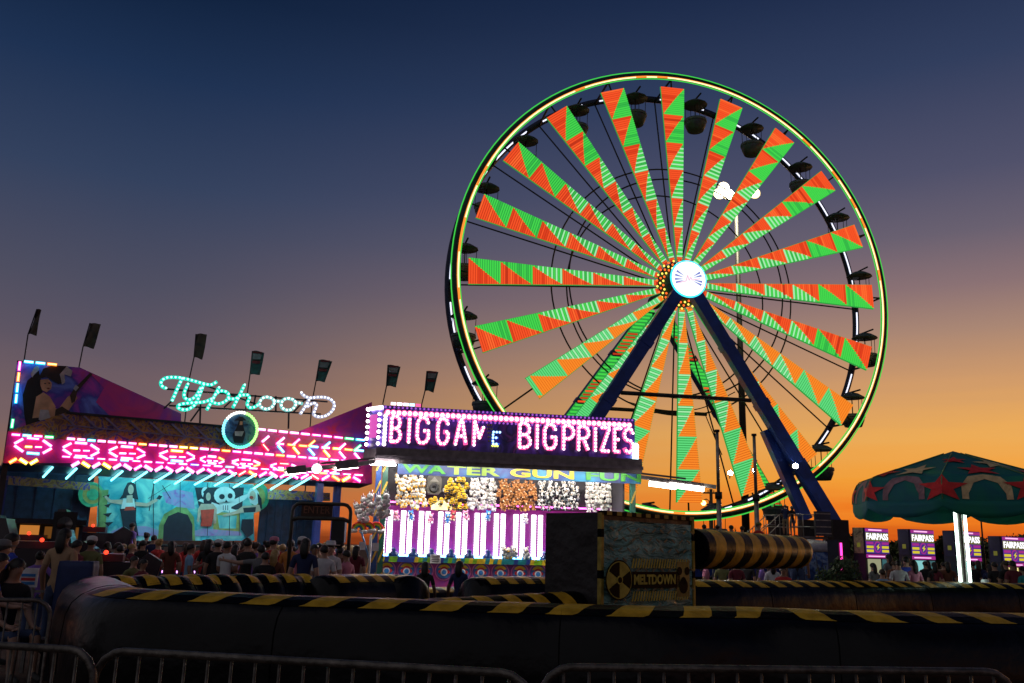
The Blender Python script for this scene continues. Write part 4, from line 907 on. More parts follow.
# unseen turquoise strip lamps added behind the canopy edge to light the mural
b = MB(); CY2 = glow('added turquoise lamp', (0.2, 0.85, 0.95), 36.0)
p, q = tl(95, 468, 1.8), tl(290, 480, 1.8); b.tube([p, q], 0.05, CY2, 8); b.build('light_tube', ride)
b = MB(); p, q = tl(100, 548, 2.2), tl(262, 552, 2.2); b.tube([(p.x, 2.2, 0.72), (q.x, 2.2, 0.72)], 0.035, glow('pink stage lamp', (0.75, 0.3, 1.0), 4.0), 8); b.build('light_tube', ride)
# dark blue stage side walls, platform, posts
sidem = mat('stage side navy', (0.012, 0.035, 0.085), 0.5, var=0.4)
b = MB()
p, q = tl(0, 486, MY + 0.3), tl(92, 492, MY + 0.3); b.box(((p.x + q.x) / 2 - 1.5, MY + 0.45, 2.0), (q.x - p.x + 3, 0.1, 3.4), sidem)
for i in range(14): b.box((p.x - 2.5 + i * 0.5, MY + 0.38, 2.0), (0.05, 0.05, 3.3), sidem)
b.build('side_wall', ride); b = MB(); p, q = tl(262, 500, MY + 0.3), tl(322, 500, MY + 0.3); b.box(((p.x + q.x) / 2, MY + 0.45, 1.9), (q.x - p.x, 0.1, 3.0), sidem)
for i in range(9): b.box((p.x + i * (q.x - p.x) / 8, MY + 0.38, 1.9), (0.05, 0.05, 2.9), sidem)
b.build('side_wall', ride)
b = MB(); p, q = tl(2, 490, 2.4), tl(100, 490, 2.4)
poly(b, [(0, 475), (90, 483), (90, 490.5), (0, 484)], 2.4, scroll, 0.08); b.build('scroll_panel', ride); b = MB(); poly(b, [(268, 489), (330, 493), (330, 501), (268, 499)], 2.4, scroll, 0.08); b.build('scroll_panel', ride)
b = MB(); p, q = tl(30, 560, 0.9), tl(330, 560, 0.9); b.box(((p.x + q.x) / 2, 2.6, 0.3), (q.x - p.x + 3, 3.6, 0.6), mat('stage deck', (0.05, 0.05, 0.06), 0.4, 0.5)); b.build('stage_deck', ride)
b = MB()
for i in range(16):
    x = p.x + (q.x - p.x) * i / 15; b.tube([(x, 0.85, 0.6), (x, 0.85, 1.5)], 0.025, steel_d, 6)
for z in (1.05, 1.5): b.tube([(p.x, 0.85, z), (q.x, 0.85, z)], 0.03, steel_d, 6)
b.build('railing', ride)
b = MB(); rb2 = random.Random(5)
for i in range(26):
    x = p.x + (q.x - p.x) * (0.12 + 0.7 * i / 25); b.ball((x, 0.78, 0.62 + rb2.uniform(-0.25, 0.1)), 0.04, DM[rb2.choice('ccccwg')][1], 6, 4)
b.build('deck_light', ride)
for px, y in ((320, 0.5), (338, 1.0), (4, 0.6)):
    b = MB(); u = tl(px, 480, y); b.bar((u.x, y, 0), (u.x, y, u.z), 0.2, 0.2, navy); b.build('post', ride)
b = MB(); b.bar(tl(20, 361, 0.3), Vector((tl(4, 480, 0.6).x, 0.6, 0)), 0.14, 0.14, steel_d); b.build('post', ride)
# name in script tubes with bulbs on a lattice frame
SY = -0.35
sc2 = lambda p: (150 + p[0] / 4.452, 340 + p[1] / 4.452)
STR = [
 [(70, 215), (52, 205), (50, 185), (75, 168), (130, 168), (185, 180), (235, 194), (270, 200), (298, 186)],
 [(142, 172), (122, 215), (97, 272)],
 [(168, 196), (152, 235), (155, 258), (178, 266), (205, 248), (228, 208)], [(238, 198), (216, 255), (196, 292), (158, 311), (126, 303), (132, 288), (175, 281), (240, 276), (275, 262)],
 [(306, 212), (280, 262), (252, 312)], [(288, 245), (312, 228), (340, 232), (350, 250), (336, 272), (305, 284), (276, 278)],
 [(420, 200), (396, 250), (368, 302)], [(350, 262), (378, 262), (402, 248), (432, 245), (442, 258), (432, 285), (446, 302), (470, 296), (486, 282)],
 [(520, 254), (545, 262), (552, 282), (536, 303), (510, 307), (490, 294), (488, 275), (503, 258), (520, 254)], [(552, 272), (582, 274)],
 [(616, 260), (640, 268), (647, 288), (632, 308), (606, 312), (586, 300), (584, 280), (598, 264), (616, 260)], [(648, 278), (680, 284)],
 [(672, 234), (688, 250), (712, 258), (745, 255), (785, 257), (812, 272), (820, 292), (808, 318), (780, 338), (748, 342), (728, 330), (738, 300), (740, 286), (722, 282), (698, 298)],
 [(706, 268), (688, 300), (668, 330)]]
TUBE = [glow('script teal tube', (0.0, 0.75, 0.52), 1.1), glow('script ice tube', (0.22, 0.62, 0.58), 1.0), glow('script lilac tube', (0.42, 0.45, 0.62), 1.0)]
BULB = [glow('script mint bulb', (0.35, 1.0, 0.8), 2.4, False), glow('script ice bulb', (0.75, 1.0, 0.95), 2.4, False), glow('script lilac bulb', (0.9, 0.9, 1.0), 2.4, False)]
GRP = [('T', STR[0:2]), ('y', STR[2:4]), ('p', STR[4:6]), ('h', STR[6:8]), ('o', STR[8:10]), ('o', STR[10:12]), ('n', STR[12:14])]
for li, (ch, strokes) in enumerate(GRP):
    b = MB(); k = 0 if li < 4 else (1 if li < 6 else 2)
    if li == 3: k = 0
    for st in strokes:
        pts = smooth_path([tl(*sc2(p), SY) for p in st], 5)
        b.tube(pts, 0.05, TUBE[k], 7)
        for p in along(pts, 0.115): b.ball(p + Vector((0, -0.055, 0)), 0.033, BULB[k], 6, 4)
    b.build('sign_letter', ride)
b = MB()
for pa, pb in (((70, 218), (790, 275)), ((85, 292), (760, 330)), ((97, 272), (62, 305)), ((225, 285), (222, 372)), ((618, 315), (616, 395)), ((180, 362), (225, 300)), ((395, 240), (330, 300)), ((240, 200), (470, 285)), ((470, 245), (460, 305)), ((560, 250), (560, 318)), ((700, 255), (640, 320))):
    b.bar(tl(*sc2(pa), SY + 0.12), tl(*sc2(pb), SY + 0.12), 0.045, 0.045, steel_d)
b.build('sign_frame', ride)
# round medallion
mcx = tl(239.8, 430, -0.3); mr_ = (tl(256, 430, -0.3).x - tl(224, 430, -0.3).x) / 2 * 1.06; mz_ = abs(tl(240, 447.5, -0.3).z - tl(240, 412.5, -0.3).z) / 2
b = MB(); n = 40; fm = art('storm medallion paint', [(0.01, 0.02, 0.05), (0.02, 0.12, 0.3), (0.15, 0.3, 0.45), (0.01, 0.02, 0.04)], 2.2, 0.3, 2.0)
rim_ = [(mcx.x + mr_ * math.cos(2 * math.pi * i / n), -0.3, mcx.z + mz_ * math.sin(2 * math.pi * i / n)) for i in range(n)]
b.prism(rim_, (0, 0.14, 0), fm)
def me_(pts, M, lay): b.prism([(mcx.x + mr_ * x, -0.3 - 0.006 * lay, mcx.z + mz_ * z) for x, z in pts], (0, 0.004, 0), M)
me_([(-.22, .1), (-.1, .55), (.12, .62), (.2, .2), (.35, -.2), (.25, -.75), (-.28, -.75), (-.4, -.3)], mdk, 1); me_([(-.4, .5), (.35, .58), (.12, .75), (-.1, .78)], mdk, 1); me_([(-.05, .28), (.12, .3), (.12, .5), (-.04, .5)], skin, 2); me_([(-.3, -.1), (.25, -.05), (.15, -.35), (-.25, -.35)], whm, 2)
md = b.build('medallion', ride)
b = MB(); mc3 = [glow('medallion bulb ' + k, c, 2.2) for k, c in (('w', (0.9, 0.9, 0.8)), ('g', (0.35, 1.0, 0.2)), ('t', (0.1, 0.95, 0.6)), ('c', (0.2, 0.8, 1.0)))]
for i in range(n):
    a = 360 * i / n; k = 1 if (a < 80 or a > 310) else (0 if a < 150 else (3 if a < 200 else 2))
    p = Vector(rim_[i]); b.ball(p + Vector((0, -0.06, 0)), 0.048, mc3[k], 6, 4)
b.build('bulb_ring', md)
b = MB(); b.tube([Vector(p) + Vector((0, -0.01, 0)) for p in rim_], 0.03, glow('medallion green tube', (0.03, 0.4, 0.15), 0.6), 6, True); b.build('neon_ring', md)
# dark ride cars on the deck
CARP = mat('ride car shell', (0.018, 0.009, 0.02), 0.3, coat=0.5); RED = glow('red tail lamp', (1.0, 0.04, 0.015), 3.0); AMB = glow('amber panel light', (1.0, 0.35, 0.06), 0.5)
def ridecar(px, py, Y, label, lamp=True):
    p = at(px, py, Y); t = thing('ride_car', label, 'ride car', (p.x, p.y, p.z - 0.55), R(20), 'cars of the Typhoon ride')
    b = MB(); b.prism([(-.9, 0, 0), (.9, 0, 0), (1.0, 0, .45), (.75, 0, .6), (.5, 0, .42), (-.5, 0, .42), (-.7, 0, 1.0), (-.9, 0, 1.0)], (0, 1.1, 0), CARP); b.build('body', t)
    b = MB(); b.box((-.15, .55, .5), (.9, .95, .14), mat('seat vinyl', (0.1, 0.02, 0.03), 0.4)); b.build('seat', t)
    b = MB(); b.ball((0, -0.05, .6), 0.042, RED, 8, 5); b.build('tail_lamp', t)
    return t
ridecar(29, 535.5, 21.5, 'dark ride car with a red lamp under the amber lit kiosk'); ridecar(42, 542.5, 18.5, 'dark ride car with the brightest red lamp left of the turquoise stage'); ridecar(93, 527.5, 24.5, 'dark ride car with a red lamp at the edge of the mural'); ridecar(106, 555, 17.5, 'dark ride car with a red lamp behind the man in the olive tee')
p = at(47, 545, 22.5); t = thing('ticket_stall', 'small stall with amber lit counter left of the turquoise stage', 'stall', (p.x, p.y, 0), R(25))
zt = at(47, 522, 22.5).z
b = MB(); b.box((0, 0, 0.5), (1.5, 1.0, 1.0), sidem); b.box((0, 0, zt), (1.6, 1.2, 0.12), steel_d); b.box((0, 0.5, zt / 2), (1.5, 0.06, zt), sidem); b.build('body', t)
b = MB(); b.box((-.42, -0.1, zt - 0.3), (0.42, 0.03, 0.42), AMB); b.box((.28, -0.1, zt - 0.25), (0.75, 0.03, 0.28), glow('dim amber panel', (0.8, 0.3, 0.05), 0.16)); b.box((.2, -0.2, 1.18), (0.9, 0.03, 0.28), glow('dim amber panel', (0, 0, 0))); b.build('light_panel', t)
p = at(62, 545, 22); t = thing('speaker_stack', 'black upright speaker stack beside the amber lit stall', 'speakers', (p.x, p.y, 0), R(25)); zt = at(62, 512, 22).z
b = MB(); b.box((0, 0, zt / 2), (0.5, 0.5, zt), mat('black cabinet', (0.012, 0.012, 0.014), 0.6)); b.build('cabinet', t)
b = MB(); [b.lathe([(0.17, -0.27), (0.12, -0.25), (0.04, -0.26)], mat('grey cone', (0.05, 0.05, 0.055), 0.5), 14, (0, 0, zt - 0.28 - 0.42 * i), axis='y') for i in range(3)]; b.build('speaker_cone', t)
# ENTER gate
GY = 19.0; ga = at(288, 570, GY); gb = at(347, 570, GY); gt = at(292, 503, GY).z
t = thing('entrance_gate', 'tubular grey gate arch with a brown ENTER board', 'gate', ((ga.x + gb.x) / 2, GY, 0), 0)
gw = (gb.x - ga.x) / 2
gtm = mat('gate tube', (0.06, 0.055, 0.045), 0.4, 0.5)
def archpts(w_, h, r=0.16): return [(-w_, 0, 0), (-w_, 0, h - r)] + [(-w_ + r - r * math.cos(R(a)), 0, h - r + r * math.sin(R(a))) for a in (30, 60, 90)] + [(w_ - r + r * math.sin(R(a)), 0, h - r + r * math.cos(R(a))) for a in (0, 30, 60)] + [(w_, 0, h - r), (w_, 0, 0)]
b = MB(); b.tube(archpts(gw, gt), 0.038, gtm, 8); b.tube([(-gw, 0, gt - 0.34), (-gw + .14, 0, gt - .3), (gw - .14, 0, gt - .3), (gw, 0, gt - 0.36)], 0.04, gtm, 8); b.build('frame', t)
e0 = at(301, 516, GY); e1 = at(333, 504, GY); ex = (ga.x + gb.x) / 2
b = MB(); b.box(((e0.x + e1.x) / 2 - ex, 0.02, (e0.z + e1.z) / 2), (e1.x - e0.x, 0.04, e1.z - e0.z), mat('enter board brown', (0.05, 0.022, 0.014), 0.7)); bo_ = b.build('sign_board', t)
b = MB(); text_mb(b, 'ENTER', e0.x - ex + .05, e1.x - ex - .05, e0.z + 0.06, e1.z - 0.05, -0.0, mat('enter letters', (0.24, 0.09, 0.05), 0.7), 0.012); b.build('lettering', bo_)
p = at(338.5, 536, 21); t = thing('covered_meter_box', 'dark covered box on a post by the entrance gate', 'box', (p.x, p.y, 0))
b = MB(); b.box((0, 0, p.z + 0.1), (0.3, 0.25, 0.48), mat('dark tarp', (0.012, 0.014, 0.02), 0.6)); b.ball((0, 0, p.z - 0.16), 0.17, mat('dark tarp', (0, 0, 0)), 8, 5, (0.9, 0.75, 0.6)); b.build('box', t)
b = MB(); b.tube([(0, 0, 0), (0, 0, p.z)], 0.03, steel_d, 6); b.build('post', t)
# feather flags on the ride's back poles
FL = [((37, 309), (42, 309.5), (36, 335), (28, 334.5), (24, 361), 'tallest'), ((90, 323), (101.5, 324), (93, 348), (83, 347), (79, 367), ''), ((196, 334), (207, 334), (202, 359), (194, 357.5), (189.5, 378), ''), ((252.5, 351), (264, 352), (260, 374.5), (250, 374.5), (247, 395), ''), ((319.5, 360), (332, 360.5), (325, 382), (316, 381), (312, 402), ''), ((388, 365), (400.5, 366), (396, 387), (386.5, 386), (383, 403), ''), ((427, 371), (438.5, 371.5), (433.5, 392), (425, 391), (421.5, 405), '')]
flgm = [art('flag dark fabric', [(0.012, 0.01, 0.01), (0.06, 0.03, 0.012), (0.03, 0.012, 0.01)], 2.0), art('flag red and teal', [(0.02, 0.10, 0.08), (0.02, 0.06, 0.05), (0.03, 0.12, 0.10)], 2.0)]
wher = ['over the left end of the pirate wing', 'over the slope of the pirate wing', 'behind the first letters of Typhoon', 'above the round medallion', 'above the end of Typhoon', 'just left of the booth sign', 'above the lit booth sign']
fred = mat('flag dull red', (0.16, 0.02, 0.02), 0.8); fwht = mat('flag grey white', (0.22, 0.2, 0.19), 0.8)
for i, (a, c, d, e, base, _) in enumerate(FL):
    Y = TY.world(tl(min(base[0], 330), base[1], 4.6)).y if i < 5 else 31.0
    P = [at(*q_, Y) for q_ in (a, c, d, e, base)]; o = P[4]
    zb = 0.0
    t = thing('feather_flag', ('dark' if i < 3 else 'red and teal') + ' flag on a thin leaning pole ' + wher[i], 'flag', (o.x, o.y, 0), 0, 'flags on leaning poles')
    L_ = [q_ - Vector((o.x, o.y, 0)) for q_ in P]
    b = MB(); b.tube([(0, 0, 0), (L_[4].x, 0, L_[4].z), tuple(L_[3]), tuple(L_[0])], 0.022, steel_d, 6); b.build('pole', t)
    b = MB(); nx, nz = 5, 8; vs = []
    for y2 in (0.0, 0.012):
        for j in range(nz + 1):
            for k in range(nx + 1):
                u, v = k / nx, j / nz
                p = (L_[0] * (1 - u) + L_[1] * u) * (1 - v) + (L_[3] * (1 - u) + L_[2] * u) * v
                vs.append(p + Vector((0, y2 + 0.05 * math.sin(4 * u + 3 * v + i), 0.02 * math.sin(5 * u))))
    fs = []; st = (nx + 1) * (nz + 1)
    for j in range(nz):
        for k in range(nx):
            a0 = j * (nx + 1) + k; fs.append((a0, a0 + 1, a0 + nx + 2, a0 + nx + 1)); fs.append((a0 + st, a0 + st + nx + 1, a0 + st + nx + 2, a0 + st + 1))
    b.add(vs, fs, flgm[0 if i < 3 else 1], True)
    if i >= 3:
        for v0, v1, M in ((0.02, 0.1, fred), (0.12, 0.36, fwht), (0.42, 0.54, fred)):
            g0 = [(L_[0] * (1 - u) + L_[1] * u) * (1 - v) + (L_[3] * (1 - u) + L_[2] * u) * v for u, v in ((0.1, v0), (0.9, v0), (0.85, v1), (0.15, v1))]
            b.prism([q_ + Vector((0, -0.07, 0)) for q_ in g0], (0, -0.006, 0), M)
    b.build('banner', t)

# ------------------------------------------------------------------ inflatable arena
vin = mat('black vinyl', (0.0035, 0.0033, 0.004), 0.3, var=0.4, scale=2, bump=0.55, bscale=3.0, spec=0.2, coat=0.05)
vy = mat('yellow vinyl', (0.62, 0.36, 0.03), 0.42, var=0.3, scale=7, bump=0.15, bscale=14, spec=0.06)
vk = mat('stripe black vinyl', (0.003, 0.003, 0.004), 0.36, var=0.3, scale=4, bump=0.15, bscale=12, spec=0.03)
arena = thing('inflatable_arena', 'black inflatable ring wall with slanted yellow stripes round the padded arms', 'inflatable', (0, 0, 0))
WH = 1.2
PROF = [(.46, 0), (.50, .3), (.51, .6), (.48, .9), (.43, 1.02), (.34, 1.105), (.2, 1.17), (.08, 1.197), (0, 1.2), (-.08, 1.197), (-.2, 1.17), (-.34, 1.105), (-.43, 1.02), (-.48, .9), (-.51, .6), (-.5, .3), (-.46, 0)]
def resample(pts, step):
    pts = [Vector((p[0], p[1], 0)) for p in pts]; out = along(pts, step); out.append(pts[-1]); return out
def wall(name, ridge, seam=1.3, puff=0.02, stripe=0.5, skew=0.22, flip_at=None, both=False, hs=1.0, depth=0.36, s0=-0.4, cap0=True, cap1=True):
    """ridge: plan points left to right; the outer side (+d) is on the right hand of the direction of travel"""
    P = resample(smooth_path([(p[0], p[1], 0) for p in ridge], 8), 0.1); k = len(P); m_ = len(PROF); vs = []; prm = []
    for i, p in enumerate(P):
        a = P[max(0, i - 1)]; c = P[min(k - 1, i + 1)]; t = (c - a).normalized(); o = Vector((t.y, -t.x, 0)); s = i * 0.1
        bulge = abs(math.sin(math.pi * s / seam)) ** 0.55; e = min(i, k - 1 - i) * 0.1
        en = 1.0
        if (cap0 and i * 0.1 < 0.3): en = math.sqrt(max(0.0, 1 - (1 - i * 0.1 / 0.3) ** 2)) * 0.35 + 0.65
        if (cap1 and (k - 1 - i) * 0.1 < 0.3): en = math.sqrt(max(0.0, 1 - (1 - (k - 1 - i) * 0.1 / 0.3) ** 2)) * 0.35 + 0.65
        prm.append((p, o, t, s, bulge, en))
        for d, z in PROF:
            f = 1 - puff * 2.2 * (1 - bulge) * (1 if abs(d) > .1 else .4)
            wob = 0.006 * math.sin(3.1 * s + 5 * z)
            vs.append(p + o * (d * f * en + wob) + Vector((0, 0, z * hs * (1 - puff * 0.5 * (1 - bulge)) * (1 if z < .5 else (0.9 + 0.1 * en)))))
    b = MB(); fs = []
    for i in range(k - 1):
        for j in range(m_ - 1): fs.append((i * m_ + j, (i + 1) * m_ + j, (i + 1) * m_ + j + 1, i * m_ + j + 1))
    fs.append(tuple(range(m_))); fs.append(tuple(range((k - 1) * m_, k * m_)))
    b.add(vs, fs, vin, True); wo = b.build(name, arena)
    def surf(s, d, lift=0.006):
        i = min(k - 2, max(0, int(s / 0.1))); f = min(1, max(0, s / 0.1 - i)); r_ = []
        for q in (i, i + 1):
            row = vs[q * m_:(q + 1) * m_]; sgn = 1 if d >= 0 else -1
            for j in range(m_ - 1):
                d0, d1 = PROF[j][0], PROF[j + 1][0]; 
                if PROF[j][1] >= .85 and PROF[j + 1][1] >= .85 and d1 <= d <= d0:
                    g = (d - d0) / (d1 - d0); v = row[j] * (1 - g) + row[j + 1] * g
                    nrm_ = (prm[q][1] * d * 1.6 + Vector((0, 0, 0.6))).normalized(); r_.append(v + nrm_ * lift); break
        return r_[0] * (1 - f) + r_[1] * f
    Lw = (k - 1) * 0.1
    for side in ((1, -1) if both else (1,)):
        b = MB(); s = s0; col = 0; ds = [side * x for x in (-0.1, 0.0, .1, .2, .28, depth)]
        while s < Lw - 0.12:
            sk = skew if (flip_at is None or s < flip_at) else -skew
            sk2 = skew if (flip_at is None or s + stripe / 2 < flip_at) else -skew
            n = 5; M = vy if col else vk
            for q in range(n):
                for j in range(len(ds) - 1):
                    def pt(f, jj):
                        g = jj / (len(ds) - 1); base = s + f * stripe / 2; skk = sk + (sk2 - sk) * f
                        return surf(min(Lw - .05, max(0.05, base + skk * (1 - g) - skk * .5)), ds[jj])
                    b.add([pt(q / n, j), pt((q + 1) / n, j), pt((q + 1) / n, j + 1), pt(q / n, j + 1)], [(0, 1, 2, 3)], M, True)
            s += stripe / 2; col = 1 - col
        b.build('stripe_band', wo)
    # welded seam lines
    b = MB(); s = seam
    while s < Lw - .3:
        i_ = int(s / 0.1); pts = [vs[i_ * m_ + j] + prm[i_][1] * (0.003 if PROF[j][0] > 0 else -0.003) for j in range(1, 13)]
        b.tube(pts, 0.006, vk, 5); s += seam
    b.build('seam', wo)
    return wo
def R2(px, py, z=WH): q = atz(px, py, z); return (q.x, q.y)
front = [R2(99, 575.3), R2(108, 580.5), R2(135, 588.2), R2(230, 592.5), R2(321, 596), R2(450, 600.5), R2(542, 602.8), R2(640, 606), R2(747, 607.2), R2(860, 610.8), R2(925, 612), R2(1024, 613.3), (8.2, 10.2)]
wall('arena_wall', front, 2.6, 0.012, 0.57, 0.24, depth=0.31, s0=2.9, flip_at=sum((Vector(front[i + 1]) - Vector(front[i])).length for i in range(8)) + 0.3, both=False, cap0=False)
wall('arena_wall', [R2(104, 575.2), R2(144, 574.8), R2(250, 573.7), R2(308, 573.4)], 0.42, 0.09, 0.36, 0.1, both=True)
wall('arena_wall', [R2(316, 574.5), R2(390, 573.9), R2(414, 575)], 1.9, 0.03, 0.42, 0.03)
wall('arena_wall', [R2(469, 576.5), R2(530, 576.6), R2(590, 577.5)], 1.9, 0.03, 0.42, 0.03)
wall('arena_wall', [R2(640, 578.5), R2(700, 580), R2(800, 580.6), R2(900, 581.2), R2(1030, 583.4)], 2.6, 0.02, 0.5, -0.15)
wall('arena_wall', [R2(412, 587.3, 0.9), R2(474, 586.8, 0.9)], 1.9, 0.02, 0.4, 0.0, hs=0.75)
# mat floor of the ring
b = MB(); fl = [(-3.9, 9.3), (8.0, 9.6), (11, 15), (9, 19), (3, 16.5), (-2, 15.5), (-3.6, 14.2), (-5, 12)]
b.prism([(x, y, 0.004) for x, y in fl], (0, 0, 0.12), vin); b.build('floor_mat', arena)
# padded centre tower with its two sweeping arms
TW = Frame(*at(600, 512, 10.6)[:2], R(44))
tower = thing('sweeper_machine', 'square MELTDOWN tower in shiny sheeting with two striped padded sweeper arms', 'ride machine', TW.o, TW.yaw)
tz = TW.loc(600, 512.5).z; tw_ = TW.loc(692, 520).x
side_l = 0.86
shiny = mat('crinkled teal sheeting', (0.20, 0.40, 0.36), 0.25, 0.0, 0.6, 3.0, 0.0, spec=0.3)
ntm = shiny.node_tree; tcn = ntm.nodes.new('ShaderNodeTexCoord'); mpp = ntm.nodes.new('ShaderNodeMapping'); mpp.inputs['Rotation'].default_value = (0, R(42), 0); mpp.inputs['Scale'].default_value = (1.2, 1, 4.0)
nz_ = ntm.nodes.new('ShaderNodeTexNoise'); nz_.inputs['Scale'].default_value = 1.7; nz_.inputs['Detail'].default_value = 5; nz_.inputs['Distortion'].default_value = 1.0
bmp = ntm.nodes.new('ShaderNodeBump'); bmp.inputs['Strength'].default_value = 1.0; bmp.inputs['Distance'].default_value = 0.22
ntm.links.new(tcn.outputs['Object'], mpp.inputs[0]); ntm.links.new(mpp.outputs[0], nz_.inputs['Vector']); ntm.links.new(nz_.outputs['Fac'], bmp.inputs['Height']); ntm.links.new(bmp.outputs[0], ntm.nodes['Principled BSDF'].inputs['Normal'])
vinb = mat('black cover cloth', (0.013, 0.010, 0.012), 0.45, var=0.4, scale=3, bump=0.7, bscale=3)
b = MB(); b.box((tw_ / 2, side_l / 2, tz / 2), (tw_, side_l, tz), vinb); b.build('cover', tower)
b = MB(); nx, nz = 26, 24; vs = []
for j in range(nz + 1):
    for i in range(nx + 1):
        u, v = i / nx, j / nz; e = min(u, 1 - u, v, 1 - v)
        vs.append((0.045 + u * (tw_ - 0.09), -0.015 - 0.05 * min(1, e * 5) * (0.5 + 0.5 * math.sin(7 * u + 9 * v) * math.sin(11 * v - 4 * u)), 0.06 + v * (tz - 0.14)))
b.add(vs, [(j * (nx + 1) + i, j * (nx + 1) + i + 1, (j + 1) * (nx + 1) + i + 1, (j + 1) * (nx + 1) + i) for j in range(nz) for i in range(nx)], shiny, True); b.build('front_sheet', tower)
b = MB()
tape = mat('worn yellow tape', (0.35, 0.25, 0.035), 0.5, var=0.5, scale=9)
for p, q in (((0.015, 0, 0), (0.015, 0, tz)), ((tw_ - .015, 0, 0), (tw_ - .015, 0, tz)), ((0, 0, tz), (tw_, 0, tz))):
    p, q = Vector(p), Vector(q); d = q - p; n = int(d.length / 0.09)
    for i in range(n): b.bar(p + d * (i / n), p + d * ((i + 1) / n), 0.045, 0.06, (tape if i % 2 else vk) if p.z > 1 else (tape if i % 5 else vk))
b.build('edge_tape', tower)
plate = mat('tread plate print', (0.09, 0.14, 0.13), 0.3, 0.4); b = MB()
for j in range(8):
    for i in range(11):
        x = 0.12 + i * (tw_ - .24) / 10 + (0.08 if j % 2 else 0); z = tz - 0.18 - j * 0.115
        if x < tw_ - .1: s_ = 1 if (i + j) % 2 else -1; b.bar((x - .035, -0.075, z - .02 * s_), (x + .035, -0.075, z + .02 * s_), 0.016, 0.006, plate)
b.build('tread_print', tower)
yl = mat('print yellow', (0.46, 0.40, 0.08), 0.4, var=0.3, scale=8, spec=0.1); bk = mat('print black', (0.005, 0.005, 0.005), 0.4, spec=0.05)
def tp(px, py, y=-0.085): return TW.loc(px, py, y)
b = MB()
ec = tp(619, 580); erx = (tp(633, 580).x - tp(606, 580).x) / 2; erz = (tp(619, 560).z - tp(619, 600.5).z) / 2
def ell(r0, r1, a0, a1, M, lay, n=10):
    o = [(ec.x + r1 * erx * math.cos(R(a0 + (a1 - a0) * i / n)), -0.085 - 0.004 * lay, ec.z + r1 * erz * math.sin(R(a0 + (a1 - a0) * i / n))) for i in range(n + 1)]
    if r0 > 0: o += [(ec.x + r0 * erx * math.cos(R(a0 + (a1 - a0) * i / n)), -0.085 - 0.004 * lay, ec.z + r0 * erz * math.sin(R(a0 + (a1 - a0) * i / n))) for i in range(n, -1, -1)]
    else: o = o[:-1]
    b.prism(o, (0, -0.003, 0), M)
ell(0, 1.0, 0, 360, bk, 0, 30); ell(0, .93, 0, 360, yl, 1, 30)
for a in (0, 120, 240): ell(.2, .88, a - 30 + 0, a + 30, bk, 2, 8)
ell(0, .22, 0, 360, yl, 3, 16); ell(0, .15, 0, 360, bk, 4, 16)
b.build('emblem', tower)
b = MB(); p0 = tp(632.5, 586.5); p1 = tp(675, 573.5); b.prism([(p0.x, -.085, p0.z - .02), (p1.x + .1, -.085, p0.z - .02), (p1.x + .1, -.085, p1.z + .02), (p0.x, -.085, p1.z + .02)], (0, -.003, 0), bk)
text_mb(b, 'MELTDOWN', p0.x + .02, p1.x, p0.z + .02, p1.z - .01, -0.09, yl, 0.004, bold=0.04); b.build('lettering', tower)
b = MB()
for zc in (tp(650, 563.5).z, tp(650, 596).z):
    for i in range(22): x = p0.x - 0.02 + i * 0.052; b.prism([(x, -.085, zc - .055), (x + .028, -.085, zc - .055), (x + .062, -.085, zc + .055), (x + .034, -.085, zc + .055)], (0, -.003, 0), yl)
b.build('hazard_stripe', tower)
b = MB(); q0 = tp(677, 597); q1 = tp(689, 562); M2 = mat('print olive', (0.22, 0.2, 0.06), 0.35, var=0.4)
b.prism([(q0.x, -.085, q0.z), (q1.x, -.085, q0.z), (q1.x, -.085, q1.z), (q0.x, -.085, q1.z)], (0, -.003, 0), M2); cx_ = (q0.x + q1.x) / 2; cz_ = (q0.z + q1.z) / 2
for x, z, r_ in ((-.08, .1, .05), (.08, .1, .05), (0, -.08, .09), (0, -.02, .05)): disc(b, Vector((cx_ + x, 0, cz_ + z)), r_, bk, -.089, 12)
b.build('gauge_print', tower)
# arms: foam tubes wrapped in yellow and black
def sweeper(p, q, r, n, label=None):
    p, q = Vector(p), Vector(q); d = (q - p); b = MB(); L_ = d.length; dn = d.normalized()
    x = dn.cross(Vector((0, 0, 1))).normalized(); y = x.cross(dn); ring = 20; steps = n * 6
    vs = []; rows = []
    for i in range(steps + 1):
        f = i / steps; rr = r * (1.0 if f < .94 else math.sqrt(max(0.02, 1 - ((f - .94) / .06) ** 2)))
        for j in range(ring):
            a = 2 * math.pi * j / ring; sk = 0.12 * math.sin(a) ; w_ = rr * (1 + 0.012 * math.sin(9 * f * n + 3 * a))
            vs.append(p + d * f + dn * (sk * min(1, f * 8) * min(1, (1 - f) * 8)) + (x * math.cos(a) + y * math.sin(a)) * w_)
    for i in range(steps):
        M = vy if (i // 3) % 2 else vk
        rows.append(M)
    b.v = [tuple(v) for v in vs]
    for i in range(steps):
        k_ = b.mi(rows[i])
        for j in range(ring):
            j2 = (j + 1) % ring; b.f.append((i * ring + j, i * ring + j2, (i + 1) * ring + j2, (i + 1) * ring + j)); b.m.append(k_); b.sm.append(True)
    b.f.append(tuple(range(steps * ring, (steps + 1) * ring))); b.m.append(b.mi(vy)); b.sm.append(False)
    b.f.append(tuple(range(ring))); b.m.append(b.mi(vk)); b.sm.append(False)
    return b.build('sweeper_arm', tower)
inv = lambda w_: Vector(((w_ - TW.o).dot(TW.ax), (w_ - TW.o).dot(TW.n), w_.z))
a0 = at(688, 548.5, 12.0); a1 = at(802, 552.5, 15.7); sweeper(inv(a0), inv(a1), 0.262, 7)
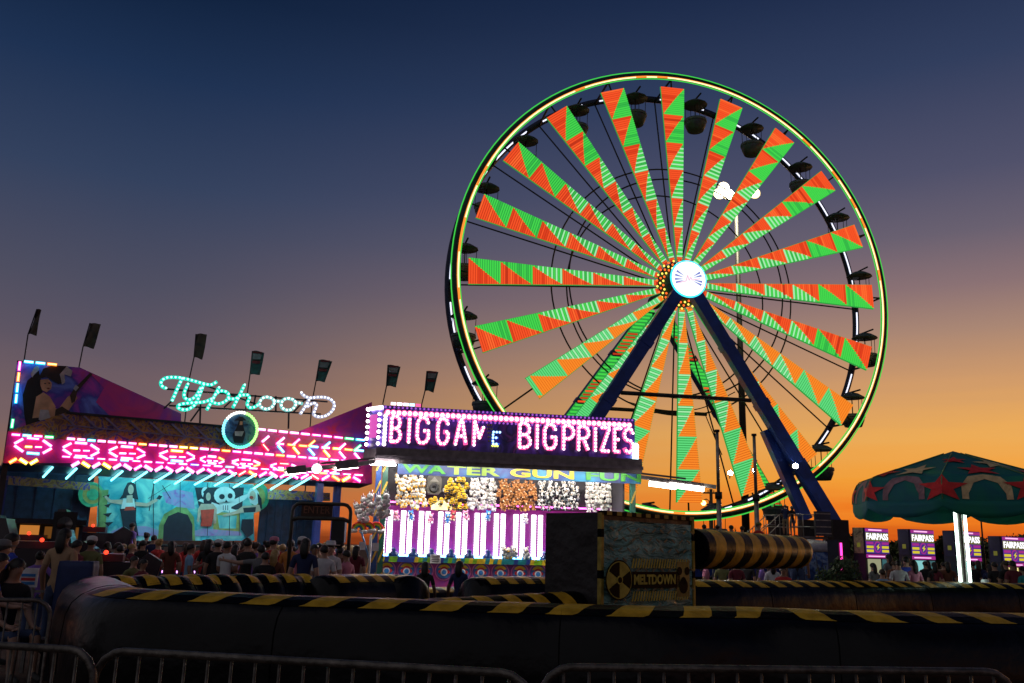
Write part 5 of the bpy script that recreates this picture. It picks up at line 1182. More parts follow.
a0 = at(578, 610.5, 10.9); a1 = at(418, 622, 9.25); sweeper(inv(a0), inv(a1), 0.22, 6)

# ------------------------------------------------------------------ crowd barriers
bar_m = mat('worn barrier steel', (0.13, 0.115, 0.10), 0.42, 0.6, 0.5, 14, 0.2, 40)
def barrier(label, p, q, h=1.1, gap=0.132, r0=True, r1=True, low=0.18):
    p, q = Vector((p[0], p[1], 0)), Vector((q[0], q[1], 0)); d = q - p; L_ = d.length; t = thing('crowd_barrier', label, 'barrier', p, math.atan2(d.y, d.x), 'steel crowd barriers')
    rr = 0.16; b = MB()
    pts = [(0, 0, low)] + [(rr - rr * math.cos(R(a)), 0, h - rr + rr * math.sin(R(a))) for a in (0, 20, 45, 70, 90)] + [(L_ - rr + rr * math.sin(R(a)), 0, h - rr + rr * math.cos(R(a))) for a in (0, 20, 45, 70, 90)] + [(L_, 0, low)]
    b.tube(pts, 0.021, bar_m, 9, closed=True); b.build('frame', t)
    br = MB(); br.tube([(0, 0, low), (0, 0, h - 0.01)], 0.0085, bar_m, 7); n = int((L_ - 0.2) / gap); bo2 = br.build('bar', t, (0.12, 0, 0))
    for i in range(1, n + 1):
        c = bo2.copy(); COL.objects.link(c); c.parent = t; c.location = (0.12 + i * (L_ - 0.24) / n, 0, 0)
    for x in (0.35, L_ - 0.35):
        f_ = MB(); f_.tube([(x, 0, low), (x, 0, 0.05)], 0.018, bar_m, 7); f_.bar((x, -0.3, 0.02), (x, 0.3, 0.02), 0.05, 0.03, bar_m); f_.build('foot', t)
    return t
e = lambda px, py: atz(px, py, 1.1)
barrier('steel crowd barrier in front with rounded corner meeting the long striped wall on the right', e(541, 667), e(1013, 672))
barrier('steel crowd barrier in the middle of the front row, below the striped wall', e(98, 650), e(533, 674.5))
barrier('steel crowd barrier at the left end of the front row', e(-130, 638), e(97, 651))
barrier('steel crowd barrier standing further back at the black wall corner', e(-70, 600), e(52.5, 600))
for a_, c_, lab in (((920, 573), (955, 573), 'grey crowd barrier behind the ring left of the lit umbrella pole'), ((974, 574), (1012, 575), 'grey crowd barrier behind the ring right of the lit umbrella pole')):
    p, q = at(*a_, 24), at(*c_, 24); barrier(lab, p, q, 1.1, 0.14)

# ------------------------------------------------------------------ striped market umbrella with lit pole
UY = 22.5; UM = at(951, 451, UY); ub = at(966, 585, UY); UX = (UM.x + ub.x) / 2; UZ = UM.z
um = thing('market_umbrella', 'large green umbrella with red stars on a pole lit by two white tubes', 'umbrella', (UX, UY, 0), R(12))
UR = UX - at(859, 500, UY).x; zr_ = EYE + 1.33; zsh_ = at(868, 478.5, UY).z
canm = art('umbrella green cloth', [(0.003, 0.12, 0.07), (0.005, 0.22, 0.12), (0.004, 0.14, 0.17), (0.01, 0.28, 0.14)], 0.5, 0.75, 0.6); tealc = mat('umbrella teal cloth', (0.01, 0.11, 0.13), 0.55, var=0.3, scale=3)
def csurf(a, f, lift=0.0, seg=8):
    """canopy surface: angle, 0 at the peak .. 1 at the eave, up to 1.25 down the valance"""
    k = a / (2 * math.pi) * seg; fr_ = k - math.floor(k); flat = math.cos(math.pi / seg) / math.cos((fr_ - 0.5) * 2 * math.pi / seg)
    cr = flat * 1.02
    if f <= 0.62: g_ = f / 0.62; r_ = UR * 0.90 * g_ * cr; z = UZ - (UZ - zsh_) * g_
    elif f <= 1: g_ = (f - .62) / .38; r_ = UR * (0.90 + 0.10 * math.sin(g_ * math.pi / 2) ** 0.8) * cr; z = zsh_ - (zsh_ - zr_) * (g_ ** 1.25)
    else: r_ = UR * cr; z = zr_ - (f - 1) * 1.25
    sag = -0.03 * math.sin(math.pi * fr_) * min(1, f)
    return Vector(((r_ + lift) * math.cos(a), (r_ + lift) * math.sin(a), z + sag + lift * 0.8))
b = MB(); na, nf = 64, 12; nf = 18; vs = [csurf(2 * math.pi * i / na, f / nf) for f in range(nf + 1) for i in range(na)]
fs = [(f * na + i, f * na + (i + 1) % na, (f + 1) * na + (i + 1) % na, (f + 1) * na + i) for f in range(nf) for i in range(na)]
b.add(vs, fs, canm, False)
vl = []; hv = lambda i: 0.27 - 0.10 * max(0, 1 - min(i % 8, 8 - i % 8) * 0.9) - 0.03 * math.cos((i % 8 - 4) * 0.75 + math.pi)
for row in range(4):
    for i in range(na): vl.append(csurf(2 * math.pi * i / na, 1.0 + hv(i) * row / 3) + Vector((0.012 * math.cos(i * 1.7), 0.012 * math.sin(i * 1.3), 0)) * (row / 3))
b.add(vl, [(r_ * na + i, r_ * na + (i + 1) % na, (r_ + 1) * na + (i + 1) % na, (r_ + 1) * na + i) for r_ in range(3) for i in range(na)], canm, True)
cob = b.build('canopy', um); sb_ = MB(); um_seam = mat('umbrella seam tape', (0.16, 0.3, 0.12), 0.6)
for i in range(8): sb_.tube([csurf(i * math.pi / 4, f / 14, 0.012) for f in range(1, 15)], 0.014, um_seam, 5)
sb_.build('seam', cob); md_ = cob.modifiers.new('thickness', 'SOLIDIFY'); md_.thickness = 0.012
ured = mat('umbrella red print', (0.75, 0.02, 0.02), 0.6); ucr = mat('umbrella cream print', (0.75, 0.55, 0.28), 0.6); upk = mat('umbrella dusty pink print', (0.32, 0.18, 0.2), 0.6)
def patch(b, pts, M):
    """pts in (angle deg, f); the first is the fan centre"""
    P_ = [csurf(R(a), f, 0.028) for a, f in pts]; n = len(P_) - 1
    b.add(P_, [(0, 1 + i, 1 + (i + 1) % n) for i in range(n)], M)
def star(b, a, f, s, M, rot=0):
    pts = [(a, f)]
    for i in range(10):
        r_ = s * (1 if i % 2 == 0 else 0.42); t_ = R(rot + 36 * i); pts.append((a + math.sin(t_) * r_ / (UR * f) * 57.3, f - math.cos(t_) * r_ / (UR * 1.05)))
    patch(b, pts, M)
for i, (a, f, s, M) in enumerate(((225, 0.86, 0.5, ured), (180, 0.88, 0.42, ured), (270, 0.84, 0.5, ured), (315, 0.86, 0.45, ured), (248, 0.52, 0.34, ured), (203, 0.5, 0.34, ucr), (272, 0.36, 0.32, ucr), (232, 0.28, 0.22, ured), (180, 0.55, 0.28, ured), (292, 0.55, 0.3, ured), (135, .86, .42, ured))):
    b = MB(); star(b, a, f, s, M); b.build('star', cob)
for i, (ac, M) in enumerate(((202.5, upk), (247.5, ucr), (292.5, ucr), (157.5, upk), (337.5, ucr))):
    b = MB(); path = [(-13, 0.99), (-13, 0.82), (-9, 0.68), (0, 0.62), (9, 0.68), (13, 0.82), (13, 0.99)]
    for (a0_, f0), (a1_, f1) in zip(path, path[1:]):
        for k in range(3):
            u0, u1 = k / 3, (k + 1) / 3; aa0, ff0, aa1, ff1 = a0_ + (a1_ - a0_) * u0, f0 + (f1 - f0) * u0, a0_ + (a1_ - a0_) * u1, f0 + (f1 - f0) * u1
            def off(a, f): s_ = 0.72 if abs(a) < 12 else 0.74; return (a * s_, f if f > .9 else f + 0.10)
            q = [(aa0, ff0), (aa1, ff1), off(aa1, ff1), off(aa0, ff0)]
            b.add([csurf(R(ac + a), f, 0.013) for a, f in q], [(0, 1, 2, 3)], M)
    b.build('arch_print', cob)
b = MB(); b.tube([(0, 0, 0), (0, 0, UZ - 0.05)], 0.085, mat('umbrella pole', (0.10, 0.08, 0.075), 0.4, 0.3), 12); b.build('pole', um)
b = MB()
for i in range(8): a = i * math.pi / 4; v = csurf(a, 0.97, -0.03); b.tube([(0, 0, UZ - 0.12), v], 0.014, steel_d, 5)
b.build('rib', um)
TL = glow('white green tube', (0.74, 1.0, 0.86), 7.0)
for s_ in (-1, 1): b = MB(); b.tube([(0.135 * s_, -0.06, 0.2), (0.135 * s_, -0.06, zr_ - 0.12)], 0.034, TL, 8); b.build('light_tube', um)
b = MB(); b.lathe([(0.5, 0), (0.5, 0.06), (0.12, 0.14)], darkst, 20); b.build('base', um)

# ------------------------------------------------------------------ ticket kiosks
KW = glow('kiosk white letters', (0.95, 0.95, 1.0), 1.3); KP = glow('kiosk pink panel', (0.62, 0.04, 0.42), 0.55); KV = glow('kiosk violet panel', (0.12, 0.04, 0.42), 0.55); KY = glow('kiosk yellow panel', (0.85, 0.72, 0.03), 0.8); KR = glow('kiosk header', (0.95, 0.5, 0.85), 1.2)
KO = glow('kiosk olive panel', (0.25, 0.24, 0.02), 0.5); KN = mat('kiosk navy', (0.008, 0.008, 0.03), 0.5); KG = mat('kiosk dark frame', (0.02, 0.02, 0.02), 0.5)
kd = [(864, 888, 854, 527.5, 576, 'FAIRPASS kiosk with a lit weathered side panel, nearest the shrub', 'lit'), (909.5, 933.5, 898.5, 529, 575, 'FAIRPASS kiosk with a turquoise window behind the man in the blue shirt', 'cyan'), (955, 979.5, 945, 530.5, 575, 'FAIRPASS kiosk partly hidden behind the lit umbrella pole', 'cyan'), (1001, 1024, 989, 536, 580, 'FAIRPASS kiosk with yellow lit windows at the edge of the queue', 'yel'), (838.5, 841.5, 834, 540, 575, 'narrow kiosk edge with pink light strip beside the wheel leg', 'slim')]
for x0, x1, xs, yt, yb, lab, kind in kd:
    Y = 34.0; o = at(x0, yt, Y); K = Frame(o.x, o.y, R(33)); kz = o.z
    t = thing('ticket_kiosk', lab, 'kiosk', K.o, K.yaw, 'ticket kiosks in a row')
    W_ = K.loc(x1, yt + 1).x; D_ = 0.5
    if kind == 'slim': W_ = 0.5
    b = MB(); b.box((W_ / 2, D_ / 2 + .01, kz / 2), (W_, D_, kz), KN); b.build('body', t)
    zb = kz - 0.93
    if kind == 'slim':
        b = MB(); b.bar((0.1, -0.02, 1.0), (0.1, -0.02, kz - .1), 0.09, 0.03, DM['p'][0]); b.build('light_strip', t); continue
    b = MB(); y = -0.01
    P4 = lambda u0, u1, z0, z1, l: [(u0 * W_, y - .004 * l, z0), (u1 * W_, y - .004 * l, z0), (u1 * W_, y - .004 * l, z1), (u0 * W_, y - .004 * l, z1)]
    th_ = (0, -.003, 0)
    b.prism(P4(.02, .98, zb, kz - .02, 0), th_, KV); b.prism(P4(.02, .98, kz - .13, kz - .03, 1), th_, KP); b.prism(P4(.15, .7, kz - .1, kz - .05, 2), th_, KR)
    b.prism(P4(.02, .98, kz - .48, kz - .16, 1), th_, KO)
    for i in range(3):
        for u0, u1 in ((.05, .33), (.68, .96)): b.prism(P4(u0, u1, zb + .05 + .14 * i, zb + .14 + .14 * i, 1), th_, KY if i != 2 else KP)
    disc(b, Vector((.5 * W_, 0, zb + .24)), .21, KP, y - .004, 18); disc(b, Vector((.5 * W_, 0, zb + .24)), .16, KV, y - .012, 18); b.prism([(.46 * W_, y - .02, zb + .12), (.58 * W_, y - .02, zb + .24), (.52 * W_, y - .02, zb + .26), (.56 * W_, y - .02, zb + .36), (.43 * W_, y - .02, zb + .24), (.49 * W_, y - .02, zb + .22)], th_, KY)
    sgo = b.build('sign_panel', t)
    b = MB(); text_mb(b, 'FAIRPASS', .05 * W_, .95 * W_, kz - .43, kz - .19, y - .01, KW, 0.01, bold=0.03); b.build('lettering', sgo)
    b = MB(); b.prism(P4(.02, .98, zb - .16, zb - .03, 0), th_, KP); b.prism(P4(.1, .8, zb - .12, zb - .08, 1), th_, KR)
    wc = {'lit': glow('kiosk warm window', (0.5, 0.5, 0.3), 0.6), 'cyan': glow('kiosk cyan window', (0.25, 0.62, 0.62), 0.9), 'yel': glow('kiosk yellow window', (0.95, 0.8, 0.3), 1.0)}[kind]
    b.prism(P4(.06, .6, zb - .75, zb - .2, 0), th_, wc); b.prism(P4(.66, .95, zb - .75, zb - .2, 0), th_, wc if kind == 'yel' else glow('kiosk dim window', (0.06, 0.2, 0.22), 0.6)); b.build('window', t)
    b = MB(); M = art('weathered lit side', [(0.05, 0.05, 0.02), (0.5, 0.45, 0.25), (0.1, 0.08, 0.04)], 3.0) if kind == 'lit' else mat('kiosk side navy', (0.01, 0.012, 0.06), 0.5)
    b.box((-.012, D_ / 2, (kz + zb) / 2), (.02, D_ - .1, kz - zb), M); b.box((-.03, D_ / 2, zb + .3), (.012, .14, .16), glow('side mark', (0.3, 0.28, 0.03), 0.35)); b.build('side_panel', t)
    b = MB(); b.box((W_ / 2, -0.16, zb - .8), (W_, 0.3, 0.05), KG); b.build('counter', t)
p = at(981, 520, 60); t = thing('slim_mast', 'thin dark mast on the horizon right of the lit umbrella pole', 'mast', (p.x, p.y, 0)); b = MB(); b.tube([(0, 0, 0), (0, 0, p.z)], [0.09, 0.05], darkst, 6); b.build('shaft', t)

# ------------------------------------------------------------------ trees and shrub
barkm = mat('bark', (0.03, 0.02, 0.014), 0.9, bump=0.6); lf = [mat('leaf dark', (0.012, 0.02, 0.008), 0.8), mat('leaf mid', (0.022, 0.036, 0.012), 0.8), mat('leaf light', (0.04, 0.06, 0.018), 0.8)]
def crown_mb(rnd, r, h, z0, n, size, mats):
    b = MB(); lobes = [(Vector((rnd.uniform(-.55, .55) * r, rnd.uniform(-.55, .55) * r, z0 + h * rnd.uniform(.15, .85))), rnd.uniform(.35, .62) * r, rnd.choice(mats)) for _ in range(9)]
    for _ in range(n):
        c, lr, M = rnd.choice(lobes); v = Vector((rnd.gauss(0, 1), rnd.gauss(0, 1), rnd.gauss(0, .8))).normalized() * lr * rnd.uniform(.5, 1.12); p = c + v
        u = Vector((rnd.uniform(-1, 1), rnd.uniform(-1, 1), rnd.uniform(-1, 1))).normalized(); w2 = u.orthogonal().normalized(); s_ = size * rnd.uniform(.6, 1.4)
        b.add([p - u * s_ - w2 * s_ * .2, p + w2 * s_ * .5, p + u * s_, p - w2 * s_ * .5], [(0, 1, 2, 3)], rnd.choice(mats) if rnd.random() < .3 else M)
    return b
def tree(px, pt, Y, label, seed, wd=1.0):
    rnd = random.Random(seed); p = at(px, pt, Y); hh = p.z; t = thing('tree', label, 'tree', (p.x, p.y, 0), rnd.uniform(0, 6), 'trees along the horizon')
    b = MB(); b.tube([(0, 0, 0), (.1, 0, hh * .3), (0, .1, hh * .6)], [.2, .14, .06], barkm, 7)
    for k in range(5): a = rnd.uniform(0, 6.28); b.tube([(.05, 0, hh * (.28 + .05 * k)), (hh * .25 * math.cos(a), hh * .25 * math.sin(a), hh * (.5 + .07 * k))], [.06, .02], barkm, 5)
    b.build('trunk', t); crown_mb(rnd, hh * .42 * wd, hh * .72, hh * .26, 1300, .2, lf).build('crown', t)
for i, (px, pt, wd, lab) in enumerate(((846, 533, .9, 'dark round tree just right of the ferris wheel leg'), (893, 536, .7, 'small dark tree between the first two lit kiosks'), (941, 535, .9, 'dark tree between the kiosk with turquoise window and the umbrella pole'), (986, 537, .7, 'small dark tree beside the thin mast'), (1019, 530, 1.1, 'taller dark tree behind the kiosk with yellow windows'), (968, 541, 1.2, 'low dark tree behind the umbrella pole'), (915, 541, 1.2, 'low wide tree behind the turquoise windowed kiosk'), (700, 536, 1.3, 'low dark tree behind the striped padded arm'), (740, 535, 1.3, 'dark tree on the horizon under the lit rim of the wheel'), (650, 533, 1.3, 'dark tree on the horizon behind the shiny tower'), (1046, 534, 1.2, 'dark tree at the edge of the row beyond the yellow kiosk'))):
    tree(px, pt, 70 + 3 * i, lab, 40 + i, wd)
rnd = random.Random(9); p = at(835, 562, 21); pt_ = at(835, 549, 21)
t = thing('shrub', 'loose green shrub beside the blue ride booth', 'shrub', (p.x, p.y, 0)); b = MB()
for k in range(12): a = rnd.uniform(0, 6.28); b.tube([(0, 0, 0), (.25 * math.cos(a), .25 * math.sin(a), .6), (.45 * math.cos(a), .45 * math.sin(a), rnd.uniform(.8, pt_.z))], [.02, .014, .005], barkm, 5)
b.build('stem', t); lg_ = [mat('shrub leaf dark', (0.03, 0.06, 0.02), 0.7), mat('shrub leaf light', (0.07, 0.12, 0.04), 0.7)]
crown_mb(rnd, .5, pt_.z * .8, .3, 1500, .055, lg_).build('foliage', t)
# things on the left in front of the ride
p = at(27, 590, 12.0); pz = at(27, 567, 12).z
t = thing('notice_stand', 'small white notice with blue and red bands on a stand behind the barriers', 'sign', (p.x, p.y, 0), R(8))
b = MB(); b.box((0, 0, pz - .13), (.22, .03, .24), wem); [b.box((0, -.018, pz - .1 - .05 * i), (.17, .006, .035), M) for i, M in enumerate((bem, rem, bem))]; b.build('notice', t)
b = MB(); b.bar((.06, .03, 0), (.06, .03, pz - .2), .04, .04, galv); b.bar((-.1, .03, pz - .3), (.2, .03, pz - .3), .03, .03, galv); b.build('stand', t)
p = at(78, 577, 13.0); pz = at(78, 561, 13).z; t = thing('tarp_covered_counter', 'counter draped in dark blue cloth behind the ring wall corner', 'counter', (p.x, p.y, 0), R(10)); b = MB(); n = 24; vs = []
for z, w_ in ((0, 1.0), (pz - .08, .94), (pz, .9)):
    for i in range(n): a = 2 * math.pi * i / n; f = 1 + .05 * math.sin(7 * a) * (1 if z == 0 else .4); sx_ = max(-1, min(1, 1.4 * math.cos(a))); sy_ = max(-1, min(1, 1.4 * math.sin(a))); vs.append((.24 * sx_ * w_ * f, .2 * sy_ * w_ * f, z))
b.add(vs, [(k * n + i, k * n + (i + 1) % n, (k + 1) * n + (i + 1) % n, (k + 1) * n + i) for k in range(2) for i in range(n)] + [tuple(range(2 * n, 3 * n))], mat('blue cloth', (0.008, 0.024, 0.11), 0.6), True); b.build('cloth', t)
p = at(14, 592, 11.4); t = thing('bench', 'plain dark bench behind the barriers with a seated child', 'bench', (p.x, p.y, 0), R(12)); b = MB(); b.box((0, 0, .46), (1.3, .36, .05), mat('bench board', (0.06, 0.05, 0.045), 0.6)); b.build('seat', t)
for s_ in (-1, 1): b = MB(); b.bar((s_ * .55, 0, 0), (s_ * .55, 0, .44), .3, .05, darkst); b.build('leg', t)
BENCH = p

# ------------------------------------------------------------------ people
def skel(pose):
    """joints (x, y, z), facing -y; returns verts, radii, edges, regions"""
    V = []; RR = []; E = []; G = []
    def j(p, r, par, g):
        V.append(Vector(p)); RR.append(r if isinstance(r, tuple) else (r, r)); G.append(g)
        if par is not None: E.append((par, len(V) - 1))
        return len(V) - 1
    sit = pose.get('sit', False); dz = -0.44 if sit else 0.0; ln = pose.get('lean', 0.0)
    S = lambda p: (p[0], p[1] - ln * max(0, p[2] - .95), p[2] + dz)
    fem = pose.get('fem', False); k = 0.9 if fem else 1.0
    pel = j(S((0, 0, .95)), (.15, .115), None, 'pants'); wa = j(S((0, 0, 1.1)), (.125 * k, .10), pel, 'shirt'); ch = j(S((0, -.005, 1.28)), (.155 * k, .115), wa, 'shirt'); uc = j(S((0, .005, 1.42)), (.11 * k, .085), ch, 'shirt')
    nk = j(S((0, .0, 1.51)), .052, uc, 'skin'); tl_ = pose.get('head', 0.0)
    h0 = j(S((0, -.015 - tl_ * .3, 1.575)), (.066, .078), nk, 'skin'); h1 = j(S((0, -.012 - tl_ * .7, 1.645)), (.078, .096), h0, 'skin'); h2 = j(S((0, -.005 - tl_, 1.715)), (.058, .072), h1, 'skin')
    for s_, nm in ((-1, 'l'), (1, 'r')):
        lg = pose.get('leg' + nm)
        if sit: K = (s_ * .12, -.44, .52); A = (s_ * .12, -.46, .10); T = (s_ * .13, -.62, .045)
        elif lg is not None: K = (s_ * .10, -lg * .55 - .03, .51); A = (s_ * .10, -lg, .1 + max(0, -lg) * .18); T = (s_ * .115, -lg - .15, .045 + max(0, -lg) * .05)
        else: K = (s_ * .105, -.015, .5); A = (s_ * .11, .02, .09); T = (s_ * .135, -.13, .04)
        hp = j((s_ * .095, 0, .86 + dz), (.10, .105), pel, 'pants'); kn = j(K, .064, hp, 'pants'); cf = j(tuple((Vector(K) * .65 + Vector(A) * .35)), .062, kn, 'shin'); an = j(A, .042, cf, 'shin'); j(T, (.042, .034), an, 'shoe')
        sh = j(S((s_ * .165 * k, 0, 1.415)), .068 * k, uc, 'shirt'); ar = pose.get('arm' + nm, ((.235, .03, 1.14), (.25, -.06, .89), (.252, -.09, .81)))
        el, wr, pm = [S((s_ * q[0], q[1], q[2])) for q in ar]
        mid = tuple((Vector(S((s_ * .165 * k, 0, 1.415))) + Vector(el)) / 2); m_ = j(mid, .054 * k, sh, 'shirt'); e_ = j(el, .045 * k, m_, 'arm'); w_ = j(wr, .030, e_, 'arm'); p_ = j(pm, (.040, .026), w_, 'skin')
        d = (Vector(pm) - Vector(wr)).normalized(); side = d.cross(Vector((0, -1, 0.3)));
        if side.length < .1: side = d.cross(Vector((1, 0, 0)))
        side.normalize(); nn_ = d.cross(side).normalized()
        if nn_.y > 0: nn_ = -nn_
        for q, (o, L_) in enumerate(((-.03, .075), (-.01, .088), (.01, .082), (.028, .062))):
            b0 = Vector(pm) + side * o + d * .02; f1 = j(tuple(b0 + d * L_ * .5), .0095, p_, 'skin'); j(tuple(b0 + d * L_ * .9 + nn_ * .02), .008, f1, 'skin')
        t1 = j(tuple(Vector(pm) + side * -.05 + d * -.005 + nn_ * .012), .011, p_, 'skin'); j(tuple(Vector(pm) + side * -.068 + d * .03 + nn_ * .02), .009, t1, 'skin')
    return V, RR, E, G
def body(pose, shorts, longsl):
    V, RR, E, G = skel(pose); me = bpy.data.meshes.new('person'); me.from_pydata([tuple(v) for v in V], E, [])
    ob = bpy.data.objects.new('person_source', me); COL.objects.link(ob); sk = ob.modifiers.new('skin', 'SKIN'); sk.use_smooth_shade = True; sk.branch_smoothing = 0.4
    for i, r_ in enumerate(RR): me.skin_vertices[0].data[i].radius = r_
    me.skin_vertices[0].data[0].use_root = True
    sb = ob.modifiers.new('sub', 'SUBSURF'); sb.levels = 1; sb.render_levels = 1
    dg = bpy.context.evaluated_depsgraph_get(); ev = ob.evaluated_get(dg); nm = bpy.data.meshes.new_from_object(ev); bpy.data.objects.remove(ob); bpy.data.meshes.remove(me)
    nm.name = 'person'
    hd = (V[6] + V[5]) / 2; hc = V[6]
    for v in nm.vertices:   # nose, chin, brow
        r_ = v.co - hc
        if abs(r_.x) < .022 and r_.y < -.05 and -.055 < r_.z < .005: v.co.y -= .02 * (1 - abs(r_.x) / .022)
        elif abs(r_.x) < .03 and r_.y < -.04 and -.11 < r_.z < -.075: v.co.y -= .008
    idx = {'skin': 0, 'shirt': 1, 'pants': 2, 'shoe': 3, 'shin': 0 if shorts else 2, 'arm': 1 if longsl else 0}
    segs = [(V[a], V[b_], G[b_], RR[b_][0]) for a, b_ in E]
    for p in nm.polygons:
        c = p.center; best = None
        for a, b_, g, r_ in segs:
            d = b_ - a; t = max(0, min(1, (c - a).dot(d) / max(1e-9, d.length_squared))); q = (c - a - d * t).length - r_ * .6
            if best is None or q < best[0]: best = (q, g, t)
        p.material_index = idx[best[1]]; p.use_smooth = True
    return nm, hc
POSES = {
 'stand': {}, 'phone': {'armr': ((.21, -.05, 1.12), (.12, -.26, 1.22), (.10, -.32, 1.27)), 'head': .02},
 'walk': {'legl': .22, 'legr': -.2, 'arml': ((.23, .12, 1.16), (.24, .1, .93), (.24, .08, .85)), 'armr': ((.23, -.08, 1.15), (.22, -.22, .95), (.22, -.27, .88))},
 'point': {'armr': ((.42, -.1, 1.38), (.64, -.16, 1.42), (.72, -.18, 1.43)), 'armn': 1}, 
 'hips': {'fem': True, 'arml': ((.34, .08, 1.2), (.19, -.05, 1.04), (.14, -.08, .99)), 'armr': ((.2, .0, 1.14), (.2, -.1, .9), (.2, -.13, .83))},
 'cross': {'arml': ((.22, -.06, 1.14), (.03, -.22, 1.18), (-.06, -.22, 1.2)), 'armr': ((.22, -.05, 1.12), (.04, -.2, 1.14), (-.05, -.21, 1.14))},
 'sit': {'sit': True, 'arml': ((.22, -.06, 1.16), (.14, -.28, 1.04), (.12, -.36, 1.02)), 'armr': ((.22, -.06, 1.16), (.14, -.3, 1.04), (.12, -.38, 1.02)), 'lean': .15},
 'fem': {'fem': True}, 'lean': {'lean': .28, 'arml': ((.24, -.16, 1.15), (.2, -.4, 1.08), (.2, -.48, 1.08)), 'armr': ((.24, -.16, 1.15), (.2, -.4, 1.08), (.2, -.48, 1.08))},
}
_bd = {}
SKM = [mat('skin light', (0.42, 0.24, 0.17), 0.5, var=.06), mat('skin tan', (0.30, 0.16, 0.10), 0.5, var=.06), mat('skin brown', (0.13, 0.065, 0.04), 0.5, var=.06)]
HRM = {'black': mat('hair black', (0.008, 0.007, 0.007), 0.5), 'brown': mat('hair brown', (0.035, 0.018, 0.01), 0.5), 'blond': mat('hair blond', (0.38, 0.24, 0.09), 0.5)}
SHC = {'black': (.012, .012, .014), 'white': (.62, .62, .64), 'blue': (.02, .05, .42), 'navy': (.012, .02, .08), 'red': (.5, .03, .03), 'olive': (.16, .17, .06), 'grey': (.16, .16, .17), 'pink': (.55, .2, .3), 'purple': (.2, .1, .42), 'brown': (.14, .045, .025), 'teal': (.02, .3, .32), 'tan': (.4, .26, .15), 'orange': (.55, .2, .04), 'light blue': (.2, .38, .6), 'maroon': (.14, .015, .03), 'violet': (.3, .18, .6)}
def cloth(c): return mat('cloth ' + c, SHC[c], 0.85, var=.12, scale=9)
PNT = {'denim': mat('denim', (.035, .06, .14), .85), 'dark': mat('dark trousers', (.014, .014, .017), .85), 'khaki': mat('khaki', (.24, .18, .11), .85)}
SHOE = mat('shoe', (.05, .05, .05), .6)
def hairmesh(kind):
    b = MB(); n, k = 14, 7; vs = []; M = HRM['black']
    rows = []
    for i in range(k + 1):
        a = math.pi * (i / k) * (.60 if kind == 'short' else .66)
        for q in range(n):
            t = 2 * math.pi * q / n; back = .5 + .5 * math.sin(t)   # sin>0 = back (+y)
            aa = a * (.74 + .42 * back); r_ = 1.0
            vs.append(Vector((.088 * math.sin(aa) * math.cos(t), .108 * math.sin(aa) * math.sin(t) + .004, .098 * math.cos(aa) + .005)))
    b.add(vs, [(i * n + q, i * n + (q + 1) % n, (i + 1) * n + (q + 1) % n, (i + 1) * n + q) for i in range(k) for q in range(n)] + [tuple(range(n))], M, True)
    if kind == 'long':
        pts = [(0, .065, .03), (0, .085, -.07), (0, .095, -.16), (0, .09, -.25)]
        o = len(b.v); rr = [(.07, .04), (.08, .04), (.075, .035), (.035, .016)]
        vs = [Vector((w_ * math.cos(2 * math.pi * q / 10), p[1] + d * math.sin(2 * math.pi * q / 10), p[2])) for p, (w_, d) in zip(pts, rr) for q in range(10)]
        b.add(vs, [(i * 10 + q, i * 10 + (q + 1) % 10, (i + 1) * 10 + (q + 1) % 10, (i + 1) * 10 + q) for i in range(3) for q in range(10)] + [tuple(range(10))[::-1], tuple(range(30, 40))], M, True)
    if kind == 'bun': b.ball((0, .10, .06), .05, M, 8, 6)
    return b
def hatmesh(kind, M):
    b = MB()
    if kind == 'cap':
        b.lathe([(.098, .03), (.10, .06), (.085, .105), (.04, .125), (.005, .128)], M, 16)
        b.prism([(.075 * math.cos(R(a)), -.075 - .085 * math.sin(R(a)), .035) for a in range(0, 181, 20)], (0, 0, .012), M)
    else:
        b.lathe([(.17, .045), (.19, .06), (.17, .055), (.10, .05), (.095, .11), (.08, .14), (.03, .13)], M, 18)
    return b
_hm = {}
def facemesh():
    b = MB(); ey = mat('eye', (.02, .015, .012), .2); lp = mat('lips', (.25, .09, .07), .5); ew = mat('eye white', (.5, .48, .46), .3)
    for s_ in (-1, 1):
        b.ball((s_ * .03, -.084, .0), .012, ew, 6, 4, (1.2, .6, .8)); b.ball((s_ * .03, -.090, .0), .006, ey, 6, 4); b.bar((s_ * .045, -.085, .02), (s_ * .018, -.09, .023), .007, .006, HRM['brown'])
        b.ball((s_ * .08, .0, -.01), .02, SKM[1], 6, 4, (.5, .9, 1.4))
    b.box((0, -.084, -.058), (.036, .012, .009), lp)
    return b
